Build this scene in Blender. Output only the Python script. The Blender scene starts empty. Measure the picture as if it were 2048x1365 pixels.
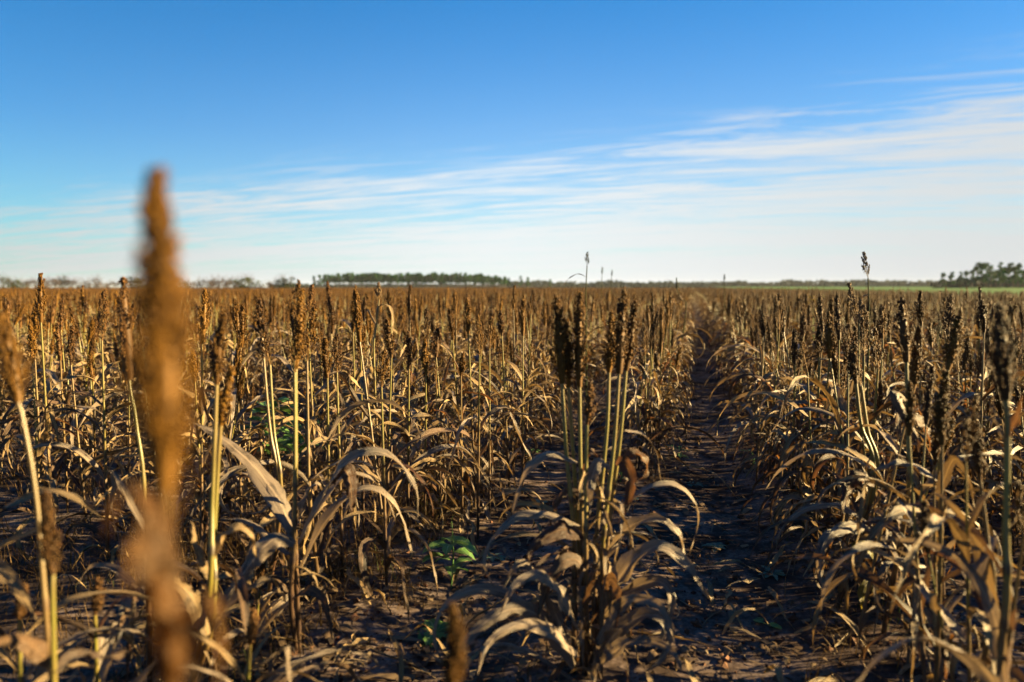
import bpy, math, random
from mathutils import Vector, Matrix, noise as mnoise
R = math.radians
S = bpy.context.scene
C = S.collection

# ---------------------------------------------------------------- camera, sky, sun, exposure
CAM_H = 1.2
F_PX = 1365.3                                   # focal length in pixels of the 2048 px wide photograph (24 mm lens)
PITCH = math.atan(107.5 / F_PX)
YAW = math.atan(361 / math.hypot(F_PX, 107.5))
cam_d = bpy.data.cameras.new('camera')
cam = bpy.data.objects.new('camera', cam_d)
C.objects.link(cam)
cam.location = (0, 0, CAM_H)
cam.rotation_euler = (R(90) - PITCH, 0, YAW)
cam_d.lens = 24
cam_d.sensor_width = 36
cam_d.clip_start = 0.05
cam_d.clip_end = 6000
cam_d.dof.use_dof = True
cam_d.dof.focus_distance = 3.4
cam_d.dof.aperture_fstop = 1.45
cam_d.dof.aperture_blades = 9
S.camera = cam

SUN_EL, SUN_AZ = 14.5, 71.0                     # degrees; azimuth clockwise from +Y
sun_d = bpy.data.lights.new('sun', 'SUN')
sun_d.energy = 5.0
sun_d.angle = R(0.53)
sun_d.color = (1.0, 0.73, 0.33)
sun = bpy.data.objects.new('sun', sun_d)
C.objects.link(sun)
sd = Vector((math.sin(R(SUN_AZ)) * math.cos(R(SUN_EL)), math.cos(R(SUN_AZ)) * math.cos(R(SUN_EL)), math.sin(R(SUN_EL))))
sun.rotation_euler = sd.to_track_quat('Z', 'Y').to_euler()

S.view_settings.view_transform = 'Standard'
S.view_settings.look = 'None'
S.view_settings.exposure = 3.0
S.view_settings.gamma = 1.0
S.view_settings.use_curve_mapping = False
S.cycles.use_denoising = True
S.cycles.max_bounces = 6
S.cycles.diffuse_bounces = 3
S.cycles.glossy_bounces = 2
S.cycles.transmission_bounces = 4
S.cycles.transparent_max_bounces = 8
S.cycles.sample_clamp_indirect = 6.0


class NT:
    """small helper to wire node trees"""
    def __init__(self, tree):
        self.t = tree
        self.n = tree.nodes
        self.n.clear()

    def add(self, kind, **kw):
        nd = self.n.new(kind)
        for k, v in kw.items():
            if k == 'ins':
                for kk, vv in v.items():
                    s = nd.inputs[kk]
                    if hasattr(vv, 'is_output'):
                        self.t.links.new(vv, s)
                    else:
                        s.default_value = vv
            else:
                setattr(nd, k, v)
        return nd

    def math(self, op, a, b=0.0, c=0.0, clamp=False):
        return self.add('ShaderNodeMath', operation=op, use_clamp=clamp, ins={0: a, 1: b, 2: c}).outputs[0]

    def mix(self, f, a, b, blend='MIX'):
        nd = self.add('ShaderNodeMix', data_type='RGBA', blend_type=blend)
        for i, v in ((0, f), (6, a), (7, b)):
            s = nd.inputs[i]
            if hasattr(v, 'is_output'):
                self.t.links.new(v, s)
            else:
                s.default_value = v if i == 0 else (*v, 1)[:4]
        return nd.outputs[2]

    def ramp(self, f, stops, interp='LINEAR'):
        nd = self.add('ShaderNodeValToRGB', ins={0: f})
        cr = nd.color_ramp
        cr.interpolation = interp
        while len(cr.elements) < len(stops):
            cr.elements.new(0.5)
        for e, (p, c) in zip(cr.elements, stops):
            e.position = p
            e.color = (c, c, c, 1) if isinstance(c, (int, float)) else (*c, 1)
        return nd.outputs[0]

    def noise(self, vec, scale, detail=3, rough=0.55, dist=0.0):
        return self.add('ShaderNodeTexNoise', ins={'Vector': vec, 'Scale': scale, 'Detail': detail, 'Roughness': rough, 'Distortion': dist}).outputs[0]

    def smooth(self, v, a, b, lo=0.0, hi=1.0):
        return self.add('ShaderNodeMapRange', interpolation_type='SMOOTHSTEP', ins={0: v, 1: a, 2: b, 3: lo, 4: hi}).outputs[0]


W = bpy.data.worlds.new('World')
S.world = W
W.use_nodes = True
w = NT(W.node_tree)
sky = w.add('ShaderNodeTexSky', sky_type='NISHITA', sun_disc=False)
sky.sun_elevation = R(SUN_EL)
sky.sun_rotation = R(SUN_AZ)
sky.altitude = 0
sky.air_density = 1.0
sky.dust_density = 0.35
sky.ozone_density = 4.0
tc = w.add('ShaderNodeTexCoord')
sep = w.add('ShaderNodeSeparateXYZ', ins={0: tc.outputs['Generated']})
sx, sy, sz = sep.outputs
# cirrus: a high thin layer, streaked along one wind direction
zz = w.math('MAXIMUM', sz, 0.0)
den = w.math('ADD', zz, 0.055)
pu, pv = w.math('DIVIDE', sx, den), w.math('DIVIDE', sy, den)
pl = w.add('ShaderNodeCombineXYZ', ins={0: pu, 1: pv}).outputs[0]
WIND = 4.0
rot = w.add('ShaderNodeMapping', ins={0: pl, 2: (0, 0, R(WIND))}).outputs[0]
st1 = w.add('ShaderNodeMapping', ins={0: rot, 1: (3.1, 7.7, 0), 3: (0.22, 1.0, 1)}).outputs[0]
st2 = w.add('ShaderNodeMapping', ins={0: rot, 1: (11.0, 2.3, 0), 3: (0.55, 2.6, 1)}).outputs[0]
n1 = w.noise(st1, 0.75, 6, 0.6, 0.5)
n2 = w.noise(st2, 1.5, 9, 0.68, 1.3)
nn = w.math('ADD', w.math('MULTIPLY', n1, 0.48), w.math('MULTIPLY', n2, 0.52))
# the layer thickens towards the low sky and towards the sun's side
side = w.math('ADD', w.math('MULTIPLY', sx, 0.96), w.math('MULTIPLY', sy, 0.25))
top = w.math('ADD', 0.225, w.math('MULTIPLY', side, 0.13))
cover = w.smooth(w.math('SUBTRACT', top, zz), -0.03, 0.15)
thr = w.math('SUBTRACT', 0.595, w.math('MULTIPLY', cover, 0.175))
cl = w.smooth(w.math('SUBTRACT', nn, thr), -0.07, 0.12)
cl = w.math('MULTIPLY', cl, w.smooth(cover, 0.0, 0.6))
veil = w.math('MULTIPLY', w.math('POWER', w.math('SUBTRACT', 1.0, zz, clamp=True), 6.0), w.math('ADD', 0.98, w.math('MULTIPLY', side, 0.5)))
cl = w.math('ADD', veil, w.math('MULTIPLY', w.math('MULTIPLY', cl, 0.92), w.math('SUBTRACT', 1.0, veil)))
hsv = w.add('ShaderNodeHueSaturation', ins={'Saturation': 1.45, 'Value': 1.0, 'Color': sky.outputs[0]})
tint = w.mix(1.0, hsv.outputs[0], (0.16, 0.60, 0.62), 'MULTIPLY')
CLOUD = (2.2, 2.27, 2.3)
col = w.mix(cl, tint, CLOUD)
vignette = w.math('MULTIPLY', w.smooth(side, -0.80, 0.0, 0.68, 1.0), w.smooth(side, -0.05, 0.7, 1.0, 0.80))      # sky colour dimmed towards both sides, painting in lens vignetting
col = w.mix(1.0, col, w.add('ShaderNodeCombineColor', ins={0: vignette, 1: vignette, 2: vignette}).outputs[0], 'MULTIPLY')
bg = w.add('ShaderNodeBackground', ins={0: col, 1: 0.05})
w.add('ShaderNodeOutputWorld', ins={0: bg.outputs[0]})

# ---------------------------------------------------------------- helpers
cP, sP = math.cos(PITCH), math.sin(PITCH)
cY, sY = math.cos(YAW), math.sin(YAW)
FWD = Vector((-sY * cP, cY * cP, -sP))
RIGHT = Vector((cY, sY, 0))
CAM = Vector((0, 0, CAM_H))


def P(px, py, d):
    """the place d metres in front of the lens on the sight line of a photo pixel"""
    c = ((px - 1024) / F_PX, 1.0, -(py - 682.5) / F_PX)
    r = (c[0], c[1] * cP + c[2] * sP, -c[1] * sP + c[2] * cP)
    return CAM + Vector((r[0] * cY - r[1] * sY, r[0] * sY + r[1] * cY, r[2])) * d


def depth(x, y, z=0.0):
    return (Vector((x, y, z)) - CAM).dot(FWD)


def G(px, py):
    a = P(px, py, 1.0) - CAM
    return CAM + a * (-CAM_H / a.z)


def pix(x, y, z):
    v = Vector((x, y, z)) - CAM
    d = v.dot(FWD)
    if d <= 0.05:
        return None
    up = RIGHT.cross(FWD)
    return 1024 + v.dot(RIGHT) / d * F_PX, 682.5 - v.dot(up) / d * F_PX, d


ROW0, ROWS = -0.31, 0.955


def fbm(x, y, o=4):
    s, a = 0.0, 0.5
    for _ in range(o):
        s += a * mnoise.noise(Vector((x, y, 3.7)))
        x *= 2.1
        y *= 2.1
        a *= 0.5
    return s


def gz(x, y):
    d = math.hypot(x, y)
    f = max(0.0, 1 - d / 60)
    bed = 0.02 * math.cos(2 * math.pi * (x - ROW0) / ROWS)
    return f * (bed + 0.025 * fbm(x * 1.1, y * 0.8, 3) + 0.003 * fbm(x * 14 + 9, y * 14, 2)) - 0.01


class MB:
    """collects geometry for one mesh"""
    def __init__(self):
        self.v, self.f, self.m, self.uv = [], [], [], []

    def quad_strip(self, rows, mat=0, uvs=None, close=False):
        b = len(self.v)
        n = len(rows[0])
        for r in rows:
            self.v.extend(r)
        L = len(rows)
        for i in range(L - 1):
            for j in range(n if close else n - 1):
                k = (j + 1) % n
                self.f.append((b + i * n + j, b + i * n + k, b + (i + 1) * n + k, b + (i + 1) * n + j))
                self.m.append(mat)
                u0, u1 = j / max(1, n - 1 + close), (j + 1) / max(1, n - 1 + close)
                v0, v1 = (uvs[i], uvs[i + 1]) if uvs else (i / (L - 1), (i + 1) / (L - 1))
                self.uv.extend(((u0, v0), (u1, v0), (u1, v1), (u0, v1)))

    def face(self, pts, mat=0, uv=None):
        b = len(self.v)
        self.v.extend(pts)
        self.f.append(tuple(range(b, b + len(pts))))
        self.m.append(mat)
        self.uv.extend(uv if uv else [(0.5, 0.5)] * len(pts))

    def tube(self, pts, radii, sides=6, mat=0, uvs=None, cap=True):
        rows = []
        n = len(pts)
        ref = None
        for i in range(n):
            t = (pts[min(i + 1, n - 1)] - pts[max(i - 1, 0)])
            t = t.normalized() if t.length > 1e-9 else Vector((0, 0, 1))
            if ref is None:
                ref = Vector((1, 0, 0)) if abs(t.x) < 0.8 else Vector((0, 1, 0))
            a = (ref - t * ref.dot(t)).normalized()
            ref = a
            b = t.cross(a)
            rows.append([pts[i] + (a * math.cos(k * 2 * math.pi / sides) + b * math.sin(k * 2 * math.pi / sides)) * radii[i] for k in range(sides)])
        self.quad_strip(rows, mat, uvs, True)
        if cap:
            self.face(rows[-1], mat)

    def octa(self, c, ax, r, l, mat=0, tw=0.0):
        a = Vector((-ax.y, ax.x, 0)) if abs(ax.z) < 0.95 else Vector((1, 0, 0)).cross(ax)
        a.normalize()
        q = ax.cross(a)
        ct, s_ = math.cos(tw) * r, math.sin(tw) * r
        e, g = a * ct + q * s_, q * ct - a * s_
        b = len(self.v)
        self.v.extend((c + ax * l, c + e, c + g, c - e, c - g, c - ax * l))
        for t in ((0, 1, 2), (0, 2, 3), (0, 3, 4), (0, 4, 1), (5, 2, 1), (5, 3, 2), (5, 4, 3), (5, 1, 4)):
            self.f.append((b + t[0], b + t[1], b + t[2]))
            self.m.append(mat)
            self.uv.extend(((.5, .5),) * 3)

    def mesh(self, name, mats, smooth=True):
        me = bpy.data.meshes.new(name)
        me.from_pydata([tuple(p) for p in self.v], [], self.f)
        for m in mats:
            me.materials.append(m)
        me.polygons.foreach_set('material_index', self.m)
        if smooth:
            me.polygons.foreach_set('use_smooth', [True] * len(self.f))
        uvl = me.uv_layers.new(name='UVMap')
        uvl.data.foreach_set('uv', [c for p in self.uv for c in p])
        me.update()
        return me


def crom(pts, n):
    """n+1 points along a smooth curve through pts, evenly spaced by chord"""
    q = [pts[0] * 2 - pts[1]] + list(pts) + [pts[-1] * 2 - pts[-2]]
    dense = []
    for i in range(1, len(q) - 2):
        a, b, c, d = q[i - 1:i + 3]
        for k in range(12):
            t = k / 12
            dense.append(0.5 * ((2 * b) + (c - a) * t + (2 * a - 5 * b + 4 * c - d) * t * t + (3 * b - a - 3 * c + d) * t ** 3))
    dense.append(pts[-1].copy())
    acc = [0.0]
    for a, b in zip(dense, dense[1:]):
        acc.append(acc[-1] + (b - a).length)
    out, j = [], 0
    for k in range(n + 1):
        s = acc[-1] * k / n
        while j < len(acc) - 2 and acc[j + 1] < s:
            j += 1
        f = (s - acc[j]) / max(1e-9, acc[j + 1] - acc[j])
        out.append(dense[j].lerp(dense[j + 1], min(1, max(0, f))))
    return out


def link(o, parent=None):
    C.objects.link(o)
    if parent:
        o.parent = parent
    return o


def obj(name, me, parent=None, loc=None, rot=None, scl=None):
    o = bpy.data.objects.new(name, me)
    if loc is not None:
        o.location = loc
    if rot is not None:
        o.rotation_euler = rot
    if scl is not None:
        o.scale = (scl, scl, scl) if isinstance(scl, (int, float)) else scl
    return link(o, parent)


def tag(o, label=None, cat=None, group=None, kind=None):
    for k, v in (('label', label), ('category', cat), ('group', group), ('kind', kind)):
        if v:
            o[k] = v
    return o


# ---------------------------------------------------------------- materials
def mat(name):
    m = bpy.data.materials.new(name)
    m.use_nodes = True
    return m, NT(m.node_tree)


def leaf_material(name, a, b, c, rib, trans=0.15, rough=0.55, blotch=None):
    """a dry strap leaf: long streaks, blotches, pale midrib; some light comes through it"""
    m, t = mat(name)
    uv = t.add('ShaderNodeTexCoord')
    inf = t.add('ShaderNodeObjectInfo')
    rnd = inf.outputs['Random']
    off = t.add('ShaderNodeCombineXYZ', ins={0: t.math('MULTIPLY', rnd, 37.0), 1: t.math('MULTIPLY', rnd, 91.0)}).outputs[0]
    st = t.add('ShaderNodeMapping', ins={0: uv.outputs['UV'], 3: (9, 1.3, 1)}).outputs[0]
    st = t.add('ShaderNodeVectorMath', operation='ADD', ins={0: st, 1: off}).outputs[0]
    fine = t.add('ShaderNodeMapping', ins={0: uv.outputs['UV'], 3: (55, 1.2, 1)}).outputs[0]
    bl = t.add('ShaderNodeMapping', ins={0: uv.outputs['UV'], 3: (1.2, 4.0, 1)}).outputs[0]
    bl = t.add('ShaderNodeVectorMath', operation='ADD', ins={0: bl, 1: off}).outputs[0]
    s1 = t.noise(st, 1.0, 3)
    s2 = t.noise(fine, 1.0, 2)
    b1 = t.noise(bl, 1.6, 4, 0.6)
    f = t.math('ADD', t.math('MULTIPLY', s1, 0.6), t.math('MULTIPLY', t.math('SUBTRACT', rnd, 0.5), 0.5))
    f = t.math('ADD', f, 0.2)
    base = t.ramp(f, [(0.22, a), (0.5, b), (0.8, c)])
    base = t.mix(t.smooth(b1, 0.53, 0.66), base, blotch or tuple(x * 0.42 for x in a))
    base = t.mix(t.math('MULTIPLY', t.smooth(s2, 0.38, 0.68), 0.6), base, tuple(x * 0.45 for x in b))
    sepu = t.add('ShaderNodeSeparateXYZ', ins={0: uv.outputs['UV']})
    du = t.math('ABSOLUTE', t.math('SUBTRACT', sepu.outputs[0], 0.5))
    base = t.mix(t.smooth(du, 0.02, 0.07, 0.8, 0.0), base, rib)
    bump = t.add('ShaderNodeBump', ins={'Strength': 0.8, 'Distance': 0.004, 'Height': t.math('ADD', s2, s1)})
    pb = t.add('ShaderNodeBsdfPrincipled', ins={'Base Color': base, 'Roughness': rough, 'Normal': bump.outputs[0]})
    pb.inputs['Specular IOR Level'].default_value = 0.36
    tr = t.add('ShaderNodeBsdfTranslucent', ins={0: t.mix(1.0, base, (1.08, 0.95, 0.66), 'MULTIPLY')})
    mx = t.add('ShaderNodeMixShader', ins={0: trans, 1: pb.outputs[0], 2: tr.outputs[0]})
    t.add('ShaderNodeOutputMaterial', ins={0: mx.outputs[0]})
    return m


M_LEAF = leaf_material('dry_leaf', (0.1196, 0.0804, 0.0430), (0.1947, 0.1304, 0.0621), (0.2920, 0.1974, 0.0875), (0.3012, 0.2094, 0.0982))
M_DARK = leaf_material('dead_leaf', (0.0483, 0.0291, 0.0172), (0.0821, 0.0478, 0.0260), (0.1355, 0.0752, 0.0352), (0.1451, 0.0854, 0.0431), 0.22)
M_RUST = leaf_material('rust_leaf', (0.0491, 0.0281, 0.0185), (0.0878, 0.0390, 0.0185), (0.1404, 0.0702, 0.0238), (0.1404, 0.0780, 0.0330), 0.45, 0.45, (0.0702, 0.0390, 0.0330))
M_PALE = leaf_material('pale_leaf', (0.1241, 0.0979, 0.0783), (0.1898, 0.1470, 0.1119), (0.2481, 0.1889, 0.1343), (0.2627, 0.2029, 0.1492), 0.25, 0.45)
M_TAN = leaf_material('tan_leaf', (0.0702, 0.0302, 0.0057), (0.1123, 0.0476, 0.0080), (0.1615, 0.0725, 0.0114), (0.1404, 0.0696, 0.0142), 0.3)
M_YELLOW = leaf_material('yellow_leaf', (0.1400, 0.1260, 0.0210), (0.1820, 0.1540, 0.0245), (0.1470, 0.1050, 0.0280), (0.2100, 0.1820, 0.0560), 0.5, 0.45)
M_GREEN = leaf_material('green_leaf', (0.0716, 0.1754, 0.0476), (0.1114, 0.2429, 0.0614), (0.1789, 0.3236, 0.0853), (0.2982, 0.4048, 0.1704), 0.4, 0.45, (0.1987, 0.3236, 0.0680))
M_BLUEGREEN = leaf_material('bluish_leaf', (0.0582, 0.1310, 0.0946), (0.0874, 0.1747, 0.1310), (0.1165, 0.2184, 0.1529), (0.1747, 0.2621, 0.1893), 0.25, 0.5, (0.0874, 0.1747, 0.1310))


def seed_material(name, a, b, c, rough=0.55):
    m, t = mat(name)
    ge = t.add('ShaderNodeNewGeometry')
    inf = t.add('ShaderNodeObjectInfo')
    f = t.math('ADD', t.math('MULTIPLY', ge.outputs['Random Per Island'], 0.75), t.math('MULTIPLY', inf.outputs['Random'], 0.35))
    col = t.ramp(f, [(0.1, a), (0.55, b), (0.95, c)])
    pb = t.add('ShaderNodeBsdfPrincipled', ins={'Base Color': col, 'Roughness': rough})
    pb.inputs['Specular IOR Level'].default_value = 0.15
    t.add('ShaderNodeOutputMaterial', ins={0: pb.outputs[0]})
    return m


M_SEED = seed_material('brown_grain', (0.0122, 0.0052, 0.0006), (0.0478, 0.0206, 0.0017), (0.1130, 0.0538, 0.0043))
M_SEEDD = seed_material('dark_grain', (0.0099, 0.0049, 0.0018), (0.0310, 0.0142, 0.0040), (0.0929, 0.0434, 0.0108))
M_SEEDO = seed_material('amber_grain', (0.0125, 0.0055, 0.0005), (0.0473, 0.0199, 0.0011), (0.1196, 0.0535, 0.0025))
M_SILG = seed_material('green_silhouette_grain', (0.004, 0.006, 0.003), (0.008, 0.013, 0.006), (0.016, 0.022, 0.009))  # silhouette shade put into the grain colour, as these heads stand sunlit
M_SILR = seed_material('red_silhouette_grain', (0.005, 0.003, 0.003), (0.013, 0.007, 0.006), (0.03, 0.015, 0.012))  # reddish grain darkened so the head reads as a silhouette
M_SEEDS = seed_material('bleached_chaff', (0.0540, 0.0337, 0.0180), (0.0900, 0.0585, 0.0315), (0.1350, 0.0945, 0.0540), 0.7)
M_RACH = seed_material('straw_branch', (0.0840, 0.0439, 0.0120), (0.1120, 0.0585, 0.0150), (0.1344, 0.0731, 0.0210), 0.6)


def stalk_material(name='sorghum_stalk', brown=0.74):
    m, t = mat(name)
    uv = t.add('ShaderNodeTexCoord')
    inf = t.add('ShaderNodeObjectInfo')
    sp = t.add('ShaderNodeSeparateXYZ', ins={0: uv.outputs['UV']})
    st = t.add('ShaderNodeMapping', ins={0: uv.outputs['UV'], 3: (14, 6, 1)}).outputs[0]
    st = t.add('ShaderNodeVectorMath', operation='ADD', ins={0: st, 1: inf.outputs['Location']}).outputs[0]
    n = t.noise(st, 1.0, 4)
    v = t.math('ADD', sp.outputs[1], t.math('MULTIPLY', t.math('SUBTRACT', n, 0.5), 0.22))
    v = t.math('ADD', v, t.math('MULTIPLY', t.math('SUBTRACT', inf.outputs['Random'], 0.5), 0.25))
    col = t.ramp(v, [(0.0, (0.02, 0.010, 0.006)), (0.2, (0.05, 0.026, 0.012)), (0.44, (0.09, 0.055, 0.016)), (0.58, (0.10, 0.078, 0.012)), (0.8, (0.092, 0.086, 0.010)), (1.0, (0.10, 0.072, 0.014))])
    spots = t.smooth(t.noise(st, 2.6, 3), 0.55, 0.68)
    col = t.mix(t.math('MULTIPLY', spots, 0.8), col, (0.075, 0.026, 0.02))
    fib = t.add('ShaderNodeMapping', ins={0: uv.outputs['UV'], 3: (40, 5, 1)}).outputs[0]
    col = t.mix(t.math('MULTIPLY', t.smooth(t.noise(fib, 1.0, 3), 0.45, 0.7), 0.5), col, (0.07, 0.045, 0.018))
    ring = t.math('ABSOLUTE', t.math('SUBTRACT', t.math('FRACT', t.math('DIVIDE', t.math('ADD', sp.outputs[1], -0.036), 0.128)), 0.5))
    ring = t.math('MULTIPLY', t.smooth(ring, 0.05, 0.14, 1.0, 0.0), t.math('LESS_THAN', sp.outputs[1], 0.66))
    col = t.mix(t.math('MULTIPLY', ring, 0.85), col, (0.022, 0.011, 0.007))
    br = t.math('GREATER_THAN', inf.outputs['Random'], brown)
    col = t.mix(t.math('MULTIPLY', br, 0.7), col, (0.085, 0.05, 0.02))
    pb = t.add('ShaderNodeBsdfPrincipled', ins={'Base Color': col, 'Roughness': 0.42})
    t.add('ShaderNodeOutputMaterial', ins={0: pb.outputs[0]})
    return m


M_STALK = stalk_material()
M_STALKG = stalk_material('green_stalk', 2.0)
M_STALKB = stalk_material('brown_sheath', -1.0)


def soil_material():
    m, t = mat('sandy_soil')
    tc = t.add('ShaderNodeTexCoord')
    o = tc.outputs['Object']
    a = t.noise(o, 1.3, 5, 0.6)
    b = t.noise(o, 9.0, 5, 0.65)
    c = t.noise(o, 60.0, 4, 0.7)
    f = t.math('ADD', t.math('MULTIPLY', a, 0.5), t.math('MULTIPLY', b, 0.5))
    col = t.ramp(f, [(0.38, (0.025, 0.0185, 0.0165)), (0.47, (0.052, 0.039, 0.034)), (0.53, (0.115, 0.087, 0.077)), (0.62, (0.17, 0.132, 0.116))])
    col = t.mix(t.math('MULTIPLY', t.smooth(c, 0.4, 0.62), 0.55), col, (0.026, 0.018, 0.014))
    d = t.noise(o, 26.0, 5, 0.75)
    h = t.math('ADD', t.math('MULTIPLY', d, 0.7), t.math('MULTIPLY', c, 0.3))
    bump = t.add('ShaderNodeBump', ins={'Strength': 1.0, 'Distance': 0.0035, 'Height': h})
    pb = t.add('ShaderNodeBsdfPrincipled', ins={'Base Color': col, 'Roughness': 0.9, 'Normal': bump.outputs[0]})
    pb.inputs['Specular IOR Level'].default_value = 0.0
    t.add('ShaderNodeOutputMaterial', ins={0: pb.outputs[0]})
    return m


M_SOIL = soil_material()


def simple(name, stops, scale=3.0, rough=0.8, trans=0.0, island=False):
    m, t = mat(name)
    tc = t.add('ShaderNodeTexCoord')
    n = t.noise(tc.outputs['Object'], scale, 4, 0.6)
    if island:
        ge = t.add('ShaderNodeNewGeometry')
        inf = t.add('ShaderNodeObjectInfo')
        n = t.math('ADD', t.math('MULTIPLY', ge.outputs['Random Per Island'], 0.7), t.math('MULTIPLY', inf.outputs['Random'], 0.3))
    col = t.ramp(n, stops)
    pb = t.add('ShaderNodeBsdfPrincipled', ins={'Base Color': col, 'Roughness': rough})
    pb.inputs['Specular IOR Level'].default_value = 0.08
    out = pb.outputs[0]
    if trans:
        tr = t.add('ShaderNodeBsdfTranslucent', ins={0: col})
        out = t.add('ShaderNodeMixShader', ins={0: trans, 1: out, 2: tr.outputs[0]}).outputs[0]
    t.add('ShaderNodeOutputMaterial', ins={0: out})
    return m


M_LITTER = simple('straw_litter', [(0.05, (0.0266, 0.0155, 0.0111)), (0.35, (0.0668, 0.0424, 0.0266)), (0.7, (0.1200, 0.0846, 0.0535)), (1.0, (0.1780, 0.1378, 0.0889))], rough=0.7, trans=0.15, island=True)
M_CRUMB = simple('reddish_crumbs', [(0.0, (0.0189, 0.0085, 0.0077)), (0.5, (0.0425, 0.0172, 0.0136)), (1.0, (0.0754, 0.0386, 0.0231))], island=True)
M_CLOD = simple('soil_clods', [(0.0, (0.0251, 0.0126, 0.0079)), (0.6, (0.0628, 0.0329, 0.0200)), (1.0, (0.1794, 0.0919, 0.0559))], island=True)
M_GRASS = simple('dry_grass', [(0.0, (0.0395, 0.0214, 0.0075)), (0.6, (0.0850, 0.0514, 0.0200)), (1.0, (0.1275, 0.0857, 0.0374))], rough=0.6, trans=0.3, island=True)
M_GRASSG = simple('green_grass', [(0.0, (0.0240, 0.0384, 0.0096)), (1.0, (0.0672, 0.0768, 0.0240))], rough=0.6, trans=0.3, island=True)
M_MEADOW = simple('meadow', [(0.3, (0.0277, 0.0738, 0.0064)), (0.7, (0.0454, 0.0998, 0.0090))], 0.05)
M_PINE = simple('pine_needles', [(0.0, (0.0058, 0.0326, 0.0029)), (0.6, (0.0106, 0.0504, 0.0039)), (1.0, (0.0192, 0.0710, 0.0054))], rough=0.7, trans=0.2, island=True)
M_BARK = simple('pine_bark', [(0.3, (0.0360, 0.0252, 0.0180)), (0.7, (0.0612, 0.0432, 0.0324))], 1.0)
M_BUSHG = simple('green_bush', [(0.0, (0.0131, 0.0204, 0.0048)), (1.0, (0.0341, 0.0409, 0.0107))], trans=0.2, island=True)
M_BUSHB = simple('bare_twigs', [(0.0, (0.0254, 0.0162, 0.0104)), (0.6, (0.0416, 0.0266, 0.0162)), (1.0, (0.0577, 0.0393, 0.0231))], trans=0.1, island=True)
M_WOOD = simple('far_wood', [(0.0, (0.0038, 0.0068, 0.0053)), (1.0, (0.0088, 0.0121, 0.0088))], island=True)
M_FLOWER = simple('yellow_petals', [(0.0, (0.2450, 0.1750, 0.0070)), (1.0, (0.2975, 0.2380, 0.0175))], trans=0.3, island=True)
M_REED = simple('pale_scrub', [(0.0, (0.0331, 0.0284, 0.0227)), (1.0, (0.0520, 0.0454, 0.0378))], island=True)

M_SILSTEM = simple('green_silhouette_stem', [(0.3, (0.014, 0.018, 0.007)), (0.7, (0.03, 0.034, 0.012))], 30.0)  # stem colour blackened to stand in for a backlit silhouette
M_SHEATH = simple('brown_leaf_sheath', [(0.3, (0.045, 0.024, 0.009)), (0.7, (0.10, 0.055, 0.018))], 40.0)

# ---------------------------------------------------------------- ground
def axis(lo, hi, a, b, step):
    s = [a + i * step for i in range(int(round((b - a) / step)) + 1)]
    d, x = step, b
    while x < hi:
        d *= 1.35
        x += d
        s.append(x)
    d, x = step, a
    while x > lo:
        d *= 1.35
        x -= d
        s.insert(0, x)
    return s


def build_ground():
    xs, ys = axis(-4000, 4000, -5.2, 3.2, 0.035), axis(-600, 4500, 1.0, 9.5, 0.045)
    v, f = [], []
    for y in ys:
        for x in xs:
            v.append((x, y, gz(x, y)))
    n = len(xs)
    for j in range(len(ys) - 1):
        for i in range(n - 1):
            f.append((j * n + i, j * n + i + 1, (j + 1) * n + i + 1, (j + 1) * n + i))
    me = bpy.data.meshes.new('ground')
    me.from_pydata(v, [], f)
    me.materials.append(M_SOIL)
    me.polygons.foreach_set('use_smooth', [True] * len(f))
    tag(obj('ground', me), kind='structure')


build_ground()

mb = MB()
mb.quad_strip([[Vector((x, y, 0.03 + max(0, math.hypot(x, y) - 40) * 0.0022)) for x in (21.5, 60, 150, 300, 600, 900)] for y in (-80, 0, 30, 80, 160, 300, 500, 760)])
tag(obj('meadow', mb.mesh('meadow', [M_MEADOW])), kind='structure')

# ---------------------------------------------------------------- plant pieces
def ribbon(mb, pts, N, width, rng, roll=(0.0, 0.0), fold=0.35, ripple=0.12, nseg=16, cols=5, mat=0, base_w=0.35, tip=0.75):
    """a strap leaf along pts; N is roughly the direction of its width at the start"""
    c = crom(pts, nseg)
    rows = []
    ref = N.normalized()
    ph, fr = rng.uniform(0, 6.28), rng.uniform(2.5, 5.0)
    ph2 = rng.uniform(0, 6.28)
    tear = [[1.0] * (nseg + 1), [1.0] * (nseg + 1)]
    for _ in range(rng.randrange(2, 6)):
        k = rng.randrange(2, nseg)
        tear[rng.randrange(2)][k] = rng.uniform(0.35, 0.85)
    for i, p in enumerate(c):
        s = i / nseg
        t = (c[min(i + 1, nseg)] - c[max(i - 1, 0)]).normalized()
        ref = (ref - t * ref.dot(t))
        ref = ref.normalized() if ref.length > 1e-6 else t.orthogonal().normalized()
        a = roll[0] + (roll[1] - roll[0]) * s + 0.12 * math.sin(s * 9 + ph2) + 0.22 * math.sin(s * 17 + ph)
        wd = Matrix.Rotation(a, 3, t) @ ref
        nm = t.cross(wd)
        hw = 0.5 * width * (base_w + (1 - base_w) * min(1, s / 0.22) ** 0.7) * (max(0.0, 1 - s) ** tip * 1.18 if s > 0.3 else (0.7 ** tip * 1.18))
        hw = max(hw, 0.0006)
        row = []
        for k in range(cols):
            u = 2 * k / (cols - 1) - 1
            e = ripple * width * math.sin(fr * 6.28 * s + ph + (1.7 if u > 0 else 0)) * u * u * min(1, s * 4)
            e += rng.uniform(-1, 1) * 0.045 * width
            fd = fold * (1 + 0.5 * math.sin(s * 5 + ph2))
            row.append(p + wd * (u * hw * (tear[0 if u < 0 else 1][i] if abs(u) > .9 else 1) * (1 - 0.15 * abs(fd))) + nm * (abs(u) * hw * fd + e))
        rows.append(row)
    mb.quad_strip(rows, mat)


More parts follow.
